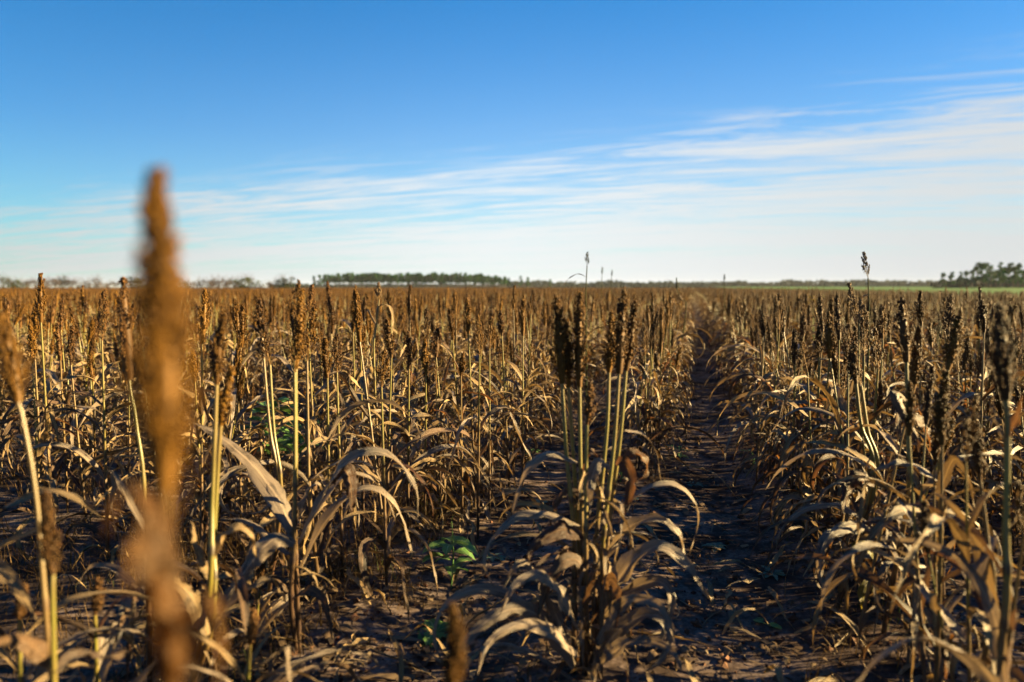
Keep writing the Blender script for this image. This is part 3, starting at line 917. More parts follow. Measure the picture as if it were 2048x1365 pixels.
# heads one can tell apart in the middle distance of the left field: top, base, depth, radius, tone, kind, label
MID = [
    ((82, 548), (82, 645), 3.1, .021, 'brown', 'compact', 'tall sorghum plant whose brown head rises above the left skyline'),
    ((74, 600), (68, 680), 3.4, .018, 'brown', 'compact', 'sorghum plant in front of the tallest one near the left edge'),
    ((125, 602), (122, 660), 4.2, .02, 'dark', 'compact', 'sorghum plant with a short dark head near the left skyline'),
    ((209, 580), (204, 682), 3.0, .02, 'dark', 'loose', 'sorghum plant with a dark knobbly head left of the blurred plant'),
    ((145, 652), (142, 730), 3.4, .016, 'dark', 'compact', 'short sorghum plant with a slim dark head among grey leaves'),
    ((60, 650), (65, 728), 3.2, .015, 'brown', 'compact', 'slim headed sorghum plant by the left edge of the field'),
    ((410, 578), (404, 688), 2.9, .023, 'brown', 'compact', 'sorghum plant with a sharp conical brown head right of the blurred plant'),
    ((386, 700), (390, 765), 3.0, .015, 'brown', 'compact', 'low slim headed sorghum plant among leaves right of the blurred plant'),
    ((477, 674), (475, 745), 3.4, .012, 'brown', 'compact', 'sorghum plant with a thin tapering head behind the two yellow stalks'),
    ((624, 570), (616, 645), 3.3, .021, 'dark', 'loose', 'sorghum plant with a dark knotty head behind the bushy golden one'),
    ((655, 563), (659, 616), 4.6, .016, 'dark', 'compact', 'sorghum plant with a tall slim dark head under the pine row'),
    ((673, 668), (674, 745), 2.8, .022, 'dark', 'loose', 'sorghum plant with a broad black shaded head on a straight stalk'),
    ((650, 676), (655, 756), 2.75, .02, 'brown', 'compact', 'sorghum plant with a dull brown head next to the black headed one'),
    ((711, 570), (711, 622), 5.0, .02, 'brown', 'compact', 'sorghum plant with a fat brown head below the pine row'),
    ((716, 608), (706, 664), 4.0, .018, 'brown', 'compact', 'leaning sorghum plant with a golden head and slanting stalk'),
    ((730, 652), (722, 714), 3.3, .018, 'brown', 'loose', 'sorghum plant with a frayed golden head on a slanting yellow stalk'),
    ((773, 640), (783, 716), 3.1, .018, 'brown', 'compact', 'sorghum plant with a golden curved head leaning left'),
    ((769, 700), (763, 775), 2.7, .022, 'brown', 'loose', 'low sorghum plant with a ragged sunlit head on a bright yellow stalk'),
    ((816, 664), (818, 738), 3.2, .018, 'dark', 'compact', 'sorghum plant with a smooth dark egg shaped head'),
    ((821, 570), (819, 630), 4.6, .022, 'brown', 'compact', 'sorghum plant with a full brown head reaching the horizon'),
    ((778, 580), (782, 640), 4.4, .018, 'brown', 'compact', 'sorghum plant with a brown head beside a bent grey stalk'),
    ((852, 616), (856, 680), 3.8, .02, 'dark', 'loose', 'sorghum plant with a dark head frayed at its base'),
    ((850, 678), (852, 750), 3.4, .017, 'brown', 'compact', 'sorghum plant with a slim reddish head and pale stalk'),
    ((934, 596), (937, 668), 3.6, .02, 'brown', 'compact', 'sorghum plant with a straight reddish brown head on a tall pale stalk'),
    ((955, 630), (959, 712), 3.2, .021, 'brown', 'loose', 'sorghum plant with a broad tapering brown head above a thin stalk'),
    ((983, 634), (979, 698), 3.6, .02, 'brown', 'loose', 'sorghum plant with a small golden head and green stalk'),
    ((1001, 622), (1004, 672), 3.9, .016, 'dark', 'compact', 'sorghum plant with a pointed dark head near the edge of the left field'),
    ((1029, 572), (1027, 620), 5.2, .018, 'brown', 'compact', 'tall sorghum plant with a brown head touching the far treeline'),
    ((1048, 590), (1046, 672), 4.0, .022, 'brown', 'compact', 'sorghum plant with a long brown head left of the central clump'),
    ((1067, 580), (1062, 628), 4.6, .018, 'dark', 'loose', 'sorghum plant with a dark forked head left of the central clump'),
    ((910, 584), (912, 640), 4.6, .022, 'brown', 'loose', 'sorghum plant with a wide feathery brown head'),
    ((926, 706), (922, 752), 3.4, .014, 'brown', 'compact', 'short sorghum plant with a small brown head among grey leaves'),
    ((585, 610), (586, 660), 5.0, .02, 'dark', 'compact', 'sorghum plant half hidden behind the bushy golden head'),
    ((1288, 636), (1290, 712), 4.5, .022, 'dark', 'loose', 'sorghum plant right behind the central clump, dark head, leaves hanging over the path'),
    ((1304, 584), (1306, 662), 4.7, .022, 'brown', 'compact', 'tall sorghum plant behind the central clump at the path edge'),
    ((1325, 615), (1322, 705), 4.6, .021, 'brown', 'compact', 'sorghum plant with a long head and orange leaves at the path edge'),
    ((1341, 584), (1340, 640), 5.6, .02, 'brown', 'compact', 'sorghum plant at the path edge behind the orange leaved one'),
    # right of the path
    ((1558, 588), (1558, 668), 4.0, .026, 'brown', 'loose', 'sorghum plant with a broad open brown head near the right edge of the path'),
    ((1525, 612), (1528, 672), 4.2, .018, 'dark', 'compact', 'sorghum plant with a dark head beside the open brown one'),
    ((1588, 658), (1590, 730), 3.4, .014, 'dark', 'compact', 'short sorghum plant with a slim dark head by the path'),
    ((1608, 628), (1607, 672), 4.2, .016, 'dark', 'compact', 'sorghum plant with a small dark head on a tall green stalk by the path'),
    ((1640, 588), (1645, 664), 3.6, .018, 'dark', 'compact', 'sorghum plant with a curved dark head in the shaded row'),
    ((1658, 632), (1660, 705), 3.2, .020, 'dark', 'loose', 'sorghum plant with a dark bristly head in the shaded row'),
    ((1637, 655), (1638, 715), 3.3, .017, 'brown', 'loose', 'sorghum plant with a frayed head on a thin lit stalk by the path'),
    ((1674, 588), (1678, 680), 3.3, .024, 'dark', 'compact', 'sorghum plant with a thick black head against the brown field'),
    ((1732, 620), (1728, 712), 2.9, .020, 'brown', 'loose', 'sorghum plant with a dull open head in the shaded row'),
    ((1749, 656), (1756, 738), 2.8, .021, 'dark', 'loose', 'sorghum plant with a dark drooping branched head'),
    ((1766, 615), (1766, 680), 3.4, .022, 'brown', 'loose', 'sorghum plant with a wide branching head and bright base'),
    ((1841, 582), (1843, 652), 3.7, .018, 'brown', 'compact', 'tall sorghum plant with a slender brown head in the right field'),
    ((1898, 606), (1896, 690), 3.2, .026, 'dark', 'loose', 'sorghum plant with a wide spiky dark head behind the leaning one'),
    ((1963, 600), (1968, 665), 3.2, .020, 'dark', 'compact', 'sorghum plant with a dark head on a long slanting green stalk'),
    ((1958, 570), (1960, 602), 6.0, .02, 'dark', 'compact', 'tall sorghum plant whose head shows against the far green strip'),
]
for tp, bs, dd_, Rm, tone, kind, lab in MID:
    single(lab, [(tp, bs, [], Rm, tone, kind)], dd_, None, (), 9, 0.0068, 0.0036, 0.05, 0.74)

# bleached stalk and tall outliers
single('bleached bare sorghum stalk with an empty pale tassel and folded grey leaves', [((757, 566), (758, 600), [(752, 660), (748, 720)], .012, 'straw', 'loose')], 3.9, None,
       [(0, [(753, 645), (757, 615), (778, 612), (786, 640), (782, 690)], 0.02, M_LEAF, 0, 0, (-.6, -.9)), (0, [(752, 650), (735, 620), (728, 640), (712, 655)], 0.014, M_LEAF, 0, 0, (.6, .8))], 3)
single('pale chaffy sorghum plant with an emptied straw coloured head', [((1697, 566), (1718, 640), [], .020, 'straw', 'loose')], 3.4, None, (), 5)
single('sorghum plant with a feathery bleached head before the tall silhouetted one', [((1722, 600), (1728, 660), [], .020, 'straw', 'loose')], 3.2, None, (), 4)
single('tall slender sorghum stalk silhouetted against the sky with one arching leaf', [((1175, 504), (1174, 532), [(1172, 580), (1172, 640)], .016, 'green', 'loose')], 6.2, None,
       [(0, [(1174, 556), (1160, 548), (1145, 552), (1130, 566), (1124, 580)], 0.014, M_DARK, 0, 0.0, (.5, .8))], 4, 0.0070, 0.0045, smat=M_SILSTEM)
single('tall thin sorghum stalk with an open spiky head silhouetted over the right treeline', [((1727, 503), (1736, 556), [(1737, 590), (1738, 640)], .018, 'red', 'loose')], 4.4, None,
       [(0, [(1738, 588), (1728, 592), (1722, 602)], 0.016, M_LEAF, 0, 0.0, (.5, .8))], 4, 0.006, 0.0036, smat=M_SILSTEM)
single('thin stalk with a tiny head left of two above the horizon behind the central clump', [((1205, 534), (1204, 548), [(1203, 575)], .014, 'green', 'compact')], 12.0, None, (), 4, smat=M_SILSTEM)
single('thin stalk with the tiniest head above the horizon behind the central clump', [((1224, 540), (1223, 553), [(1222, 575)], .014, 'green', 'compact')], 13.0, None, (), 4, smat=M_SILSTEM)
single('thin stalk with a small dark head above the horizon right of the path', [((1449, 549), (1448, 562), [(1449, 580)], .016, 'green', 'compact')], 12.0, None, (), 4, smat=M_SILSTEM)
single('dark bent stalk with crossed leaves standing at the far end of the path', [((1353, 556), (1354, 580), [(1362, 600), (1372, 620)], .016, 'green', 'compact')], 8.0, None,
       [(0, [(1372, 610), (1355, 585), (1334, 558)], 0.012, M_DARK, 0, 0.0, (.5, .8)), (0, [(1370, 620), (1385, 600), (1400, 592)], 0.014, M_DARK, 0, 0.0, (.5, .8))], 4, smat=M_SILSTEM)
# right foreground row
single('sorghum plant with a tall dark pyramid head and a drooping dark flag leaf', [((1804, 598), (1813, 725), [(1815, 860), (1815, 1000)], .026, 'dark', 'compact')], 2.25, None,
       [(0, [(1815, 800), (1795, 785), (1808, 830), (1835, 880), (1838, 905)], 0.034, M_DARK, -0.02, -0.1, (.9, .6)),
        (0, [(1818, 830), (1845, 850), (1858, 885), (1856, 915)], 0.035, M_RUST, 0.0, 0.05, (-.9, -1.3))], 4, 0.0085, 0.0055, lo=0.1, hi=0.5)
single('leaning sorghum stalk with a golden edged head bent to the right', [((1920, 628), (1895, 740), [(1890, 800), (1880, 940)], .022, 'brown', 'compact')], 2.1, None,
       [(0, [(1876, 960), (1830, 930), (1790, 925), (1740, 945)], 0.03, M_PALE, 0, 0, (.6, .8)),
        (0, [(1874, 1000), (1900, 930), (1915, 920), (1938, 960), (1950, 1020)], 0.026, M_LEAF, -0.1, -0.1, (-.7, -1.0))], 4, 0.0085, 0.0055, lo=0.1, hi=0.5)
single('sorghum plant with a big nearly black head and golden sheath close to the right edge', [((1998, 608), (2012, 800), [(2015, 870), (2012, 1050), (2008, 1250)], .026, 'dark', 'compact')], 1.5, None,
       [(0, [(2012, 880), (2035, 830), (2045, 790)], 0.016, M_RUST, 0, 0, (-.4, -.6)), (0, [(2012, 880), (1990, 830), (1985, 800)], 0.02, M_PALE, 0, 0, (.4, .6)),
        (0, [(2015, 1400), (1990, 1240), (1940, 1140), (1870, 1092), (1800, 1080), (1740, 1086)], 0.027, M_PALE, -0.02, 0.3, (-.9, -.9)),
        (0, [(2010, 1400), (1960, 1330), (1890, 1285), (1820, 1278), (1760, 1310), (1712, 1372)], 0.034, M_PALE, -0.1, -0.15, (-.9, -.9)),
        (0, [(2010, 1330), (1980, 1180), (1940, 1060), (1880, 990), (1850, 1000)], 0.032, M_LEAF, 0.1, 0.3, (-.8, -.9)),
        (0, [(2014, 1380), (2030, 1250), (2050, 1200), (2070, 1240)], 0.035, M_DARK, -0.1, 0.0, (.8, .9))], 2, 0.009, 0.006, lo=0.05, hi=0.3, lsc=0.8)
single('short sorghum tiller with a narrow black head in front of the right row', [((1948, 842), (1960, 962), [(1975, 1080), (1985, 1200)], .012, 'dark', 'compact')], 1.7, None, (), 3, lo=0.1, hi=0.5, lsc=0.8)
single('sorghum plant with a nodding dark head and leaves arching over the path', [((1708, 684), (1712, 768), [(1722, 850), (1745, 960)], .018, 'dark', 'compact'), ((1690, 690), (1722, 772), [(1735, 860), (1752, 960)], .014, 'dark', 'loose', .03)], 2.45, None,
       [(0, [(1750, 1060), (1700, 1052), (1655, 1075), (1640, 1130), (1650, 1200)], 0.042, M_PALE, -0.1, -0.15, (.8, .9)),
        (0, [(1745, 1050), (1680, 1010), (1610, 1018), (1562, 1060), (1552, 1100)], 0.030, M_PALE, 0, 0.0, (.6, .8)),
        (0, [(1748, 970), (1720, 950), (1698, 975), (1686, 1010), (1688, 1030)], 0.045, M_RUST, -0.05, -0.1, (.8, 1.2)),
        (0, [(1750, 940), (1690, 905), (1630, 900), (1570, 930), (1530, 980)], 0.03, M_PALE, 0.1, 0.1, (.6, .8)),
        (0, [(1740, 900), (1690, 840), (1620, 815), (1570, 830), (1535, 880), (1500, 960)], 0.034, M_PALE, 0.3, 0.3, (.6, .8)),
        (0, [(1752, 1120), (1735, 1090), (1715, 1085), (1700, 1100)], 0.03, M_YELLOW, -0.05, -0.05, (.8, 1.0)),
        (0, [(1752, 1190), (1742, 1170), (1725, 1185), (1728, 1230)], 0.034, M_YELLOW, -0.05, -0.05, (.8, 1.0)),
        (0, [(1756, 980), (1785, 1010), (1800, 1060), (1798, 1110)], 0.04, M_RUST, -0.05, -0.1, (-.9, -1.2))], 4, 0.009, 0.0058, lo=0.06, hi=0.4)
single('small low tiller with a blurred orange brown head at the bottom edge', [((905, 1208), (904, 1400), [(903, 1480)], .011, 'orange', 'compact')], 0.93, None, (), 0)

# ---------------------------------------------------------------- the other plants of the rows
rf = random.Random(21)


def row_phrase(x):
    k = round((x - ROW0) / ROWS)
    if k == 0:
        return "bordering the bare path's left side"
    if k == 1:
        return "bordering the bare path's right side"
    if k < 0:
        return 'in %s row left of path' % ('second', 'third', 'fourth')[-k - 1] if k >= -3 else 'deep in the left field'
    return 'in %s row right of path' % ('second' if k == 2 else 'third') if k <= 3 else 'deep in the right field'


COUNT_WORD = {1: 'single headed', 2: 'two headed', 3: 'three headed'}


def blocked(x, y):
    """bare patches of the photograph: the path, the soil in the left foreground, gaps in the near rows"""
    p = pix(x, y, 0)
    k = round((x - ROW0) / ROWS)
    if math.hypot(x, y) < (1.9 if x > -1 else 1.75):
        return True
    if k == 0 and y < 4.3:
        return True
    if k == 2 and y < 2.9:
        return True
    if k == -1 and (y < 2.45 or 3.75 < y < 4.15):
        return True
    if p and 485 < p[0] < 625 and 860 < p[1] < 1010:
        return True
    if p and p[0] < 560 and p[1] > 1120:
        return True
    return any((x - a) ** 2 + (y - b) ** 2 < 0.10 ** 2 for a, b in taken)


cands = []
for k in range(-40, 24):
    x0 = ROW0 + k * ROWS
    y = -2.0 + rf.random() * 0.2
    while y < 40:
        y += rf.uniform(0.10, 0.21) * (0.85 if k in (1, 2) else 1)
        x = x0 + rf.gauss(0, 0.045)
        cands.append((x, y))
inview, rest = [], []
for x, y in cands:
    if blocked(x, y):
        continue
    p = pix(x, y, 0.7)
    if p and -60 < p[0] < 2110 and p[2] > 1.4:
        inview.append((math.hypot(x, y), x, y))
    elif (p is None or p[2] <= 1.4) or not (-60 < p[0] < 2110):
        d = math.hypot(x, y)
        if d > 1.2 and (x > 0.3 or d > 6) and y > -2:
            rest.append((x, y))
inview.sort()
N_IND = 300 - len(taken)
for d, x, y in inview[N_IND:]:
    rest.append((x, y))

for d, x, y in inview[:N_IND]:
    ns = rf.choices((1, 2, 3), (4, 5, 3))[0]
    root = thing('sorghum_plant', (x, y, gz(x, y) - 0.01), None, 'sorghum plant', GROUP, 0.0)
    rust, tones, loose, tall = 0, [], 0, 0
    for i in range(ns):
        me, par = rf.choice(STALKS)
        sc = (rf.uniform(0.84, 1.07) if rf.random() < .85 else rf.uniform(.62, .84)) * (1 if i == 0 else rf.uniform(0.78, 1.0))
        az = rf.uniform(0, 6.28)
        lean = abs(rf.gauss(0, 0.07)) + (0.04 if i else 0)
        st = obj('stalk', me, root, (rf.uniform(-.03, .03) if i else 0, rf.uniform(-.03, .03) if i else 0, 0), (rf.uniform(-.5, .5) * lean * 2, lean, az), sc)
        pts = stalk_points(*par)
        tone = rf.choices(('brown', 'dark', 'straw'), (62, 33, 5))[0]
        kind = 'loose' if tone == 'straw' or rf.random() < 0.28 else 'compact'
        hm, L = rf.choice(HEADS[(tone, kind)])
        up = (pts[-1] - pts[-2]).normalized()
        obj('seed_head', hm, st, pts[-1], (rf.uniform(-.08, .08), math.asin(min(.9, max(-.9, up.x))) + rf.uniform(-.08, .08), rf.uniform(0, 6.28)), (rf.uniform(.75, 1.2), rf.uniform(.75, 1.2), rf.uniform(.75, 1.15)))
        tones.append(tone)
        loose += kind == 'loose'
        rust += dress(st, pts, rf, 9 if i == 0 else 7, 0.05, 0.80)
    tone = tones[0] if len(set(tones)) == 1 else 'mixed'
    lab = COUNT_WORD[ns] + ' sorghum plant with ' + {'brown': 'brown', 'dark': 'dark', 'straw': 'bleached', 'mixed': 'unlike'}[tone] + (' open' if loose == ns else ' compact' if not loose else '') + (' head' if ns == 1 else ' heads')
    if rust > 1:
        lab += ', rusty leaves,'
    root['label'] = lab + ' ' + row_phrase(x)

# ---------------------------------------------------------------- the rest of the field, one mass
def field_variant(k, lod):
    rng = random.Random(900 + k + 50 * lod)
    m = MB()
    ns = 1 if lod == 2 else rng.choice((2, 2, 3, 3))
    for i in range(ns):
        h = rng.uniform(0.74, 0.96) * (1 if i == 0 else 0.92)
        az0 = rng.uniform(0, 6.28)
        pts = [p + Vector((rng.uniform(-.03, .03), rng.uniform(-.03, .03), 0)) for p in [Vector((0, 0, 0))]][:1]
        o = pts[0]
        sp = [p + o for p in stalk_points(h, rng.uniform(0, .1), rng.uniform(-.05, .05), az0, 4)]
        c = crom(sp, 8)
        m.tube(c, [0.007 - 0.0035 * j / 8 for j in range(9)], 5 if lod == 1 else 3, 0, [j / 8 for j in range(9)], cap=False)
        tone = 1 if rng.random() < 0.78 else 2
        L = rng.uniform(0.16, 0.24)
        up = (c[-1] - c[-2]).normalized()
        if lod == 1:
            add_head(m, [c[-1], c[-1] + up * L * .5, c[-1] + up * L], rng.uniform(0.026, 0.034), rng, 'loose' if rng.random() < .25 else 'compact', 170, 0.0042, tone, 6, twigs=False)
        else:
            add_head(m, [c[-1], c[-1] + up * L * .5, c[-1] + up * L], rng.uniform(0.026, 0.034), rng, 'compact', 40, 0.008, tone, 6, twigs=False)
        az = rng.uniform(0, 6.28)
        for j in range(9 if lod == 1 else 5):
            s = 0.06 + 0.72 * (j + rng.random()) / (9 if lod == 1 else 5)
            az += math.pi + rng.uniform(-.8, .8)
            ap = arch_points(rng, rng.uniform(0.32, 0.55), R(rng.uniform(35, 72)), R(rng.uniform(110, 190)), rng.uniform(.7, 1.4), n=6)
            Rz = Matrix.Rotation(az, 3, 'Z')
            base = c[int(s * 8)]
            ap = [base + Rz @ p for p in ap]
            ribbon(m, ap, Rz @ Vector((0, 1, 0)), rng.uniform(.028, .046), rng, (rng.uniform(-.4, .4), rng.uniform(-1.4, 1.4)), .35, .08, 9 if lod == 1 else 5, 3, rng.choices((3, 4, 5), (70, 20, 10))[0])
    o = bpy.data.objects.new('field_plant_%d_%02d' % (lod, k), m.mesh('field_plant', [M_STALK, M_SEED, M_SEEDD, M_LEAF, M_DARK, M_RUST, M_RACH]))
    return o


src = bpy.data.collections.new('field_plant_sources')
for lod in (1, 2):
    for k in range(10):
        src.objects.link(field_variant(k, lod))

pts, idx, rots, scls = [], [], [], []


def put(x, y, lod, zs=1.0):
    pts.append((x, y, gz(x, y) - 0.01))
    idx.append(rf.randrange(10) + (0 if lod == 1 else 10))
    rots.append((rf.gauss(0, .06), rf.gauss(0, .06), rf.uniform(0, 6.28)))
    s = (rf.uniform(0.85, 1.07) if rf.random() < .85 else rf.uniform(.65, .85)) * zs * (.90 if x > 8 else 1)
    scls.append((s, s, s))


for k in range(110):                             # volunteers close the path farther on
    rest.append((ROW0 + ROWS * rf.uniform(.1, .9), 30 + 50 * rf.random() ** .8))
EDGE = 20.5
for x, y in rest:
    p = pix(x, y, 0.7)
    if x < EDGE and (math.hypot(x, y) < 14 or (p and -150 < p[0] < 2200)):
        put(x, y, 1 if math.hypot(x, y) < 22 else 2)
# farther rows, thinned with distance
for k in range(-420, 24):
    x = ROW0 + k * ROWS
    if x > EDGE:
        break
    y = 40.0 + rf.random()
    while y < 460:
        d = math.hypot(x, y)
        y += (0.22 if d < 60 else 0.35 if d < 110 else 1.2 if d < 200 else 4.5) * rf.uniform(.6, 1.4)
        p = pix(x, y, 0.7)
        if p and -40 < p[0] < 2090 and not (d > 150 and p[0] < 560):
            put(x + rf.gauss(0, .06), y, 2)
for k in range(-150, -40):
    x = ROW0 + k * ROWS
    y = 2.0
    while y < 40:
        y += (0.3 if abs(x) < 70 else 0.8) * rf.uniform(.6, 1.4)
        p = pix(x, y, 0.7)
        if p and -40 < p[0] < 2090:
            put(x + rf.gauss(0, .06), y, 2)

fm = bpy.data.meshes.new('sorghum_field')
fm.from_pydata(pts, [], [])
a = fm.attributes.new('idx', 'INT', 'POINT')
a.data.foreach_set('value', idx)
a = fm.attributes.new('rot', 'FLOAT_VECTOR', 'POINT')
a.data.foreach_set('vector', [c for r in rots for c in r])
a = fm.attributes.new('scl', 'FLOAT_VECTOR', 'POINT')
a.data.foreach_set('vector', [c for r in scls for c in r])
field = obj('sorghum_field', fm)
tag(field, 'brown mass of sorghum plants filling the field back to the far treeline', 'crop field', kind='stuff')
ng = bpy.data.node_groups.new('field_scatter', 'GeometryNodeTree')
ng.interface.new_socket('Geometry', in_out='INPUT', socket_type='NodeSocketGeometry')
ng.interface.new_socket('Geometry', in_out='OUTPUT', socket_type='NodeSocketGeometry')
gi, go = ng.nodes.new('NodeGroupInput'), ng.nodes.new('NodeGroupOutput')
ci = ng.nodes.new('GeometryNodeCollectionInfo')
ci.inputs['Collection'].default_value = src
ci.inputs['Separate Children'].default_value = True
ci.inputs['Reset Children'].default_value = True
iop = ng.nodes.new('GeometryNodeInstanceOnPoints')
iop.inputs['Pick Instance'].default_value = True


def named(nm, ty):
    nd = ng.nodes.new('GeometryNodeInputNamedAttribute')
    nd.data_type = ty
    nd.inputs['Name'].default_value = nm
    return nd.outputs['Attribute']


e2r = ng.nodes.new('FunctionNodeEulerToRotation')
L = ng.links.new
L(gi.outputs[0], iop.inputs['Points'])
L(ci.outputs[0], iop.inputs['Instance'])
L(named('idx', 'INT'), iop.inputs['Instance Index'])
L(named('rot', 'FLOAT_VECTOR'), e2r.inputs[0])
L(e2r.outputs[0], iop.inputs['Rotation'])
L(named('scl', 'FLOAT_VECTOR'), iop.inputs['Scale'])
L(iop.outputs[0], go.inputs[0])
md = field.modifiers.new('scatter', 'NODES')
md.node_group = ng
print('individual', 300, 'field points', len(pts))

# ---------------------------------------------------------------- litter, dry grass
rg = random.Random(77)


def litter():
    m = MB()
    for i in range(9000):
        y = 1.2 + 7.5 * rg.random() ** 1.5
        x = rg.uniform(-0.95, 0.75) * y * 0.95 - 0.2
        k = (x - ROW0) / ROWS
        if 0.2 < k < 0.8 and rg.random() < 0.15:
            continue
        z = gz(x, y)
        Ln = rg.uniform(0.015, 0.06) if rg.random() < 0.75 else rg.uniform(0.06, 0.18)
        wd = rg.uniform(0.0012, 0.004) if rg.random() < 0.7 else rg.uniform(0.006, 0.016)
        az = rg.uniform(0, 6.28)
        d = Vector((math.cos(az), math.sin(az), 0))
        n = Vector((-d.y, d.x, 0)) * wd
        up = rg.uniform(0.004, 0.012)
        lift = rg.uniform(0, 0.025) if rg.random() < 0.5 else 0
        rows = []
        for j in range(4):
            s = j / 3
            q = Vector((x, y, 0)) + d * (Ln * (s - .5)) + Vector((-d.y, d.x, 0)) * (Ln * .25 * s * s * rg.choice((-1, 1)))
            q.z = max(z, gz(q.x, q.y)) + up + lift * math.sin(s * 3) + rg.uniform(0, .003)
            t = 1 if 0 < j < 3 else .5
            rows.append([q - n * t, q + n * t + Vector((0, 0, wd * rg.uniform(-.6, .6)))])
        m.quad_strip(rows, 0)
    for i in range(420):                         # whole dead leaves lying about
        y = 1.3 + 5.0 * rg.random() ** 1.3
        x = rg.uniform(-1.1, 0.75) * y - 0.2
        k = (x - ROW0) / ROWS
        if 0.15 < k < 0.85 and rg.random() < .3:
            continue
        az, Ln = rg.uniform(0, 6.28), rg.uniform(.12, .38)
        d = Vector((math.cos(az), math.sin(az), 0))
        n = Vector((-d.y, d.x, 0))
        bow = rg.uniform(.02, .12) if rg.random() < .6 else .015
        pp = []
        for j in range(6):
            q_ = Vector((x, y, 0)) + d * Ln * (j / 5 - .5) + n * Ln * rg.uniform(-.07, .07)
            q_.z = gz(q_.x, q_.y) + .012 + bow * math.sin(j / 5 * math.pi)
            pp.append(q_)
        ribbon(m, pp, n, rg.uniform(.012, .034), rg, (rg.uniform(-.5, .5), rg.uniform(-1.2, 1.2)), rg.uniform(.2, .8), .12, 10, 3, 1)
    o = obj('straw_litter', m.mesh('straw_litter', [M_LITTER, M_LEAF]))
    tag(o, 'broken dry leaf and straw scattered over the dark soil', 'litter', kind='stuff')
    m = MB()
    for i in range(5200):
        y = 1.3 + 6.0 * rg.random() ** 1.4
        x = rg.uniform(-0.9, 0.7) * y - 0.1
        if mnoise.noise(Vector((x * 1.6, y * 1.6, 8))) < 0.05 and rg.random() < 0.8:
            continue
        r = rg.uniform(0.004, 0.014)
        c = Vector((x, y, gz(x, y) + r * .35))
        dv = Vector((rg.uniform(-1, 1), rg.uniform(-1, 1), rg.uniform(-.4, .4))).normalized()
        m.octa(c, dv, r * rg.uniform(.4, .8), r, 0, rg.random())
    for i in range(5000):
        y = 1.3 + 7.0 * rg.random() ** 1.3
        x = rg.uniform(-0.9, 0.7) * y - 0.1
        r = 0.004 + 0.022 * rg.random() ** 5
        if mnoise.noise(Vector((x * 1.2, y * 1.2, 21))) < -.1 and r < .012:
            continue
        dv = Vector((rg.uniform(-1, 1), rg.uniform(-1, 1), rg.uniform(-.3, .3))).normalized()
        m.octa(Vector((x, y, gz(x, y) + r * .2)), dv, r * rg.uniform(.55, .9), r, 1, rg.random())
    o = obj('soil_crumbs', m.mesh('soil_crumbs', [M_CRUMB, M_CLOD], False))
    tag(o, 'reddish dark clods and leaf crumbs strewn along the furrows', 'soil crumbs', kind='stuff')


litter()


def tuft(m, x, y, n, h, spread, mt=0):
    z = gz(x, y)
    for _ in range(n):
        az = rg.uniform(0, 6.28)
        o = Vector((x + rg.gauss(0, .05), y + rg.gauss(0, .05), z - .005))
        hh = h * rg.uniform(.4, 1.1)
        ln = spread * rg.uniform(.2, 1.2)
        d = Vector((math.cos(az), math.sin(az), 0))
        pts_ = [o, o + d * ln * .25 + Vector((0, 0, hh * .6)), o + d * ln * .7 + Vector((0, 0, hh * .95)), o + d * ln * 1.2 + Vector((0, 0, hh * rg.uniform(.4, .9)))]
        c = crom(pts_, 6)
        sd_ = Vector((-d.y, d.x, 0)) * rg.uniform(.0008, .0022)
        m.quad_strip([[q - sd_ * (1 - j / 7), q + sd_ * (1 - j / 7)] for j, q in enumerate(c)], mt)


m = MB()
for i in range(26):                              # tangle under the arching leaves left of the bare patch
    tuft(m, rg.gauss(-1.35, .16), rg.uniform(2.3, 4.0), 34, rg.uniform(.08, .22), .2, 0)
for i in range(150):                             # left foreground
    x, y = rg.uniform(-4.4, -1.3), rg.uniform(1.5, 4.4)
    tuft(m, x, y, 26, rg.uniform(.06, .30), .24, 0)
for i in range(170):
    y = rg.uniform(1.6, 9)
    k = rg.choice((-2, -1, -1, 0, 1, 1, 1, 2))
    tuft(m, ROW0 + k * ROWS + rg.gauss(0, .12), y, 16, rg.uniform(.05, .16), .14, 0)
for i in range(40):
    k = rg.choice((-1, -1, 1, 1, -2))
    tuft(m, ROW0 + k * ROWS + rg.gauss(0, .10), rg.uniform(1.6, 6), 12, rg.uniform(.06, .16), .08, 1)
tag(obj('dry_grass', m.mesh('dry_grass', [M_GRASS, M_GRASSG])), 'wispy dry grass tangled at the feet of the rows', 'dry grass', kind='stuff')

# ---------------------------------------------------------------- green weeds
def blade(m, o, d, L, Wd, lift, droop, rng_, lobes=0):
    side = Vector((-d.y, d.x, 0))
    rows = []
    n = 10
    for j in range(n + 1):
        s = j / n
        p = o + d * (L * s) + Vector((0, 0, lift * L * s - droop * L * s * s))
        wv = Wd * .5 * (math.sin(math.pi * min(1, s * .94 + .06)) ** .7)
        if lobes:
            wv *= .55 + .45 * abs(math.sin(s * lobes * math.pi))
        if s < .22:
            wv *= .3
        rows.append([p - side * wv + Vector((0, 0, wv * .3)), p, p + side * wv + Vector((0, 0, wv * .3))])
    m.quad_strip(rows, 0)


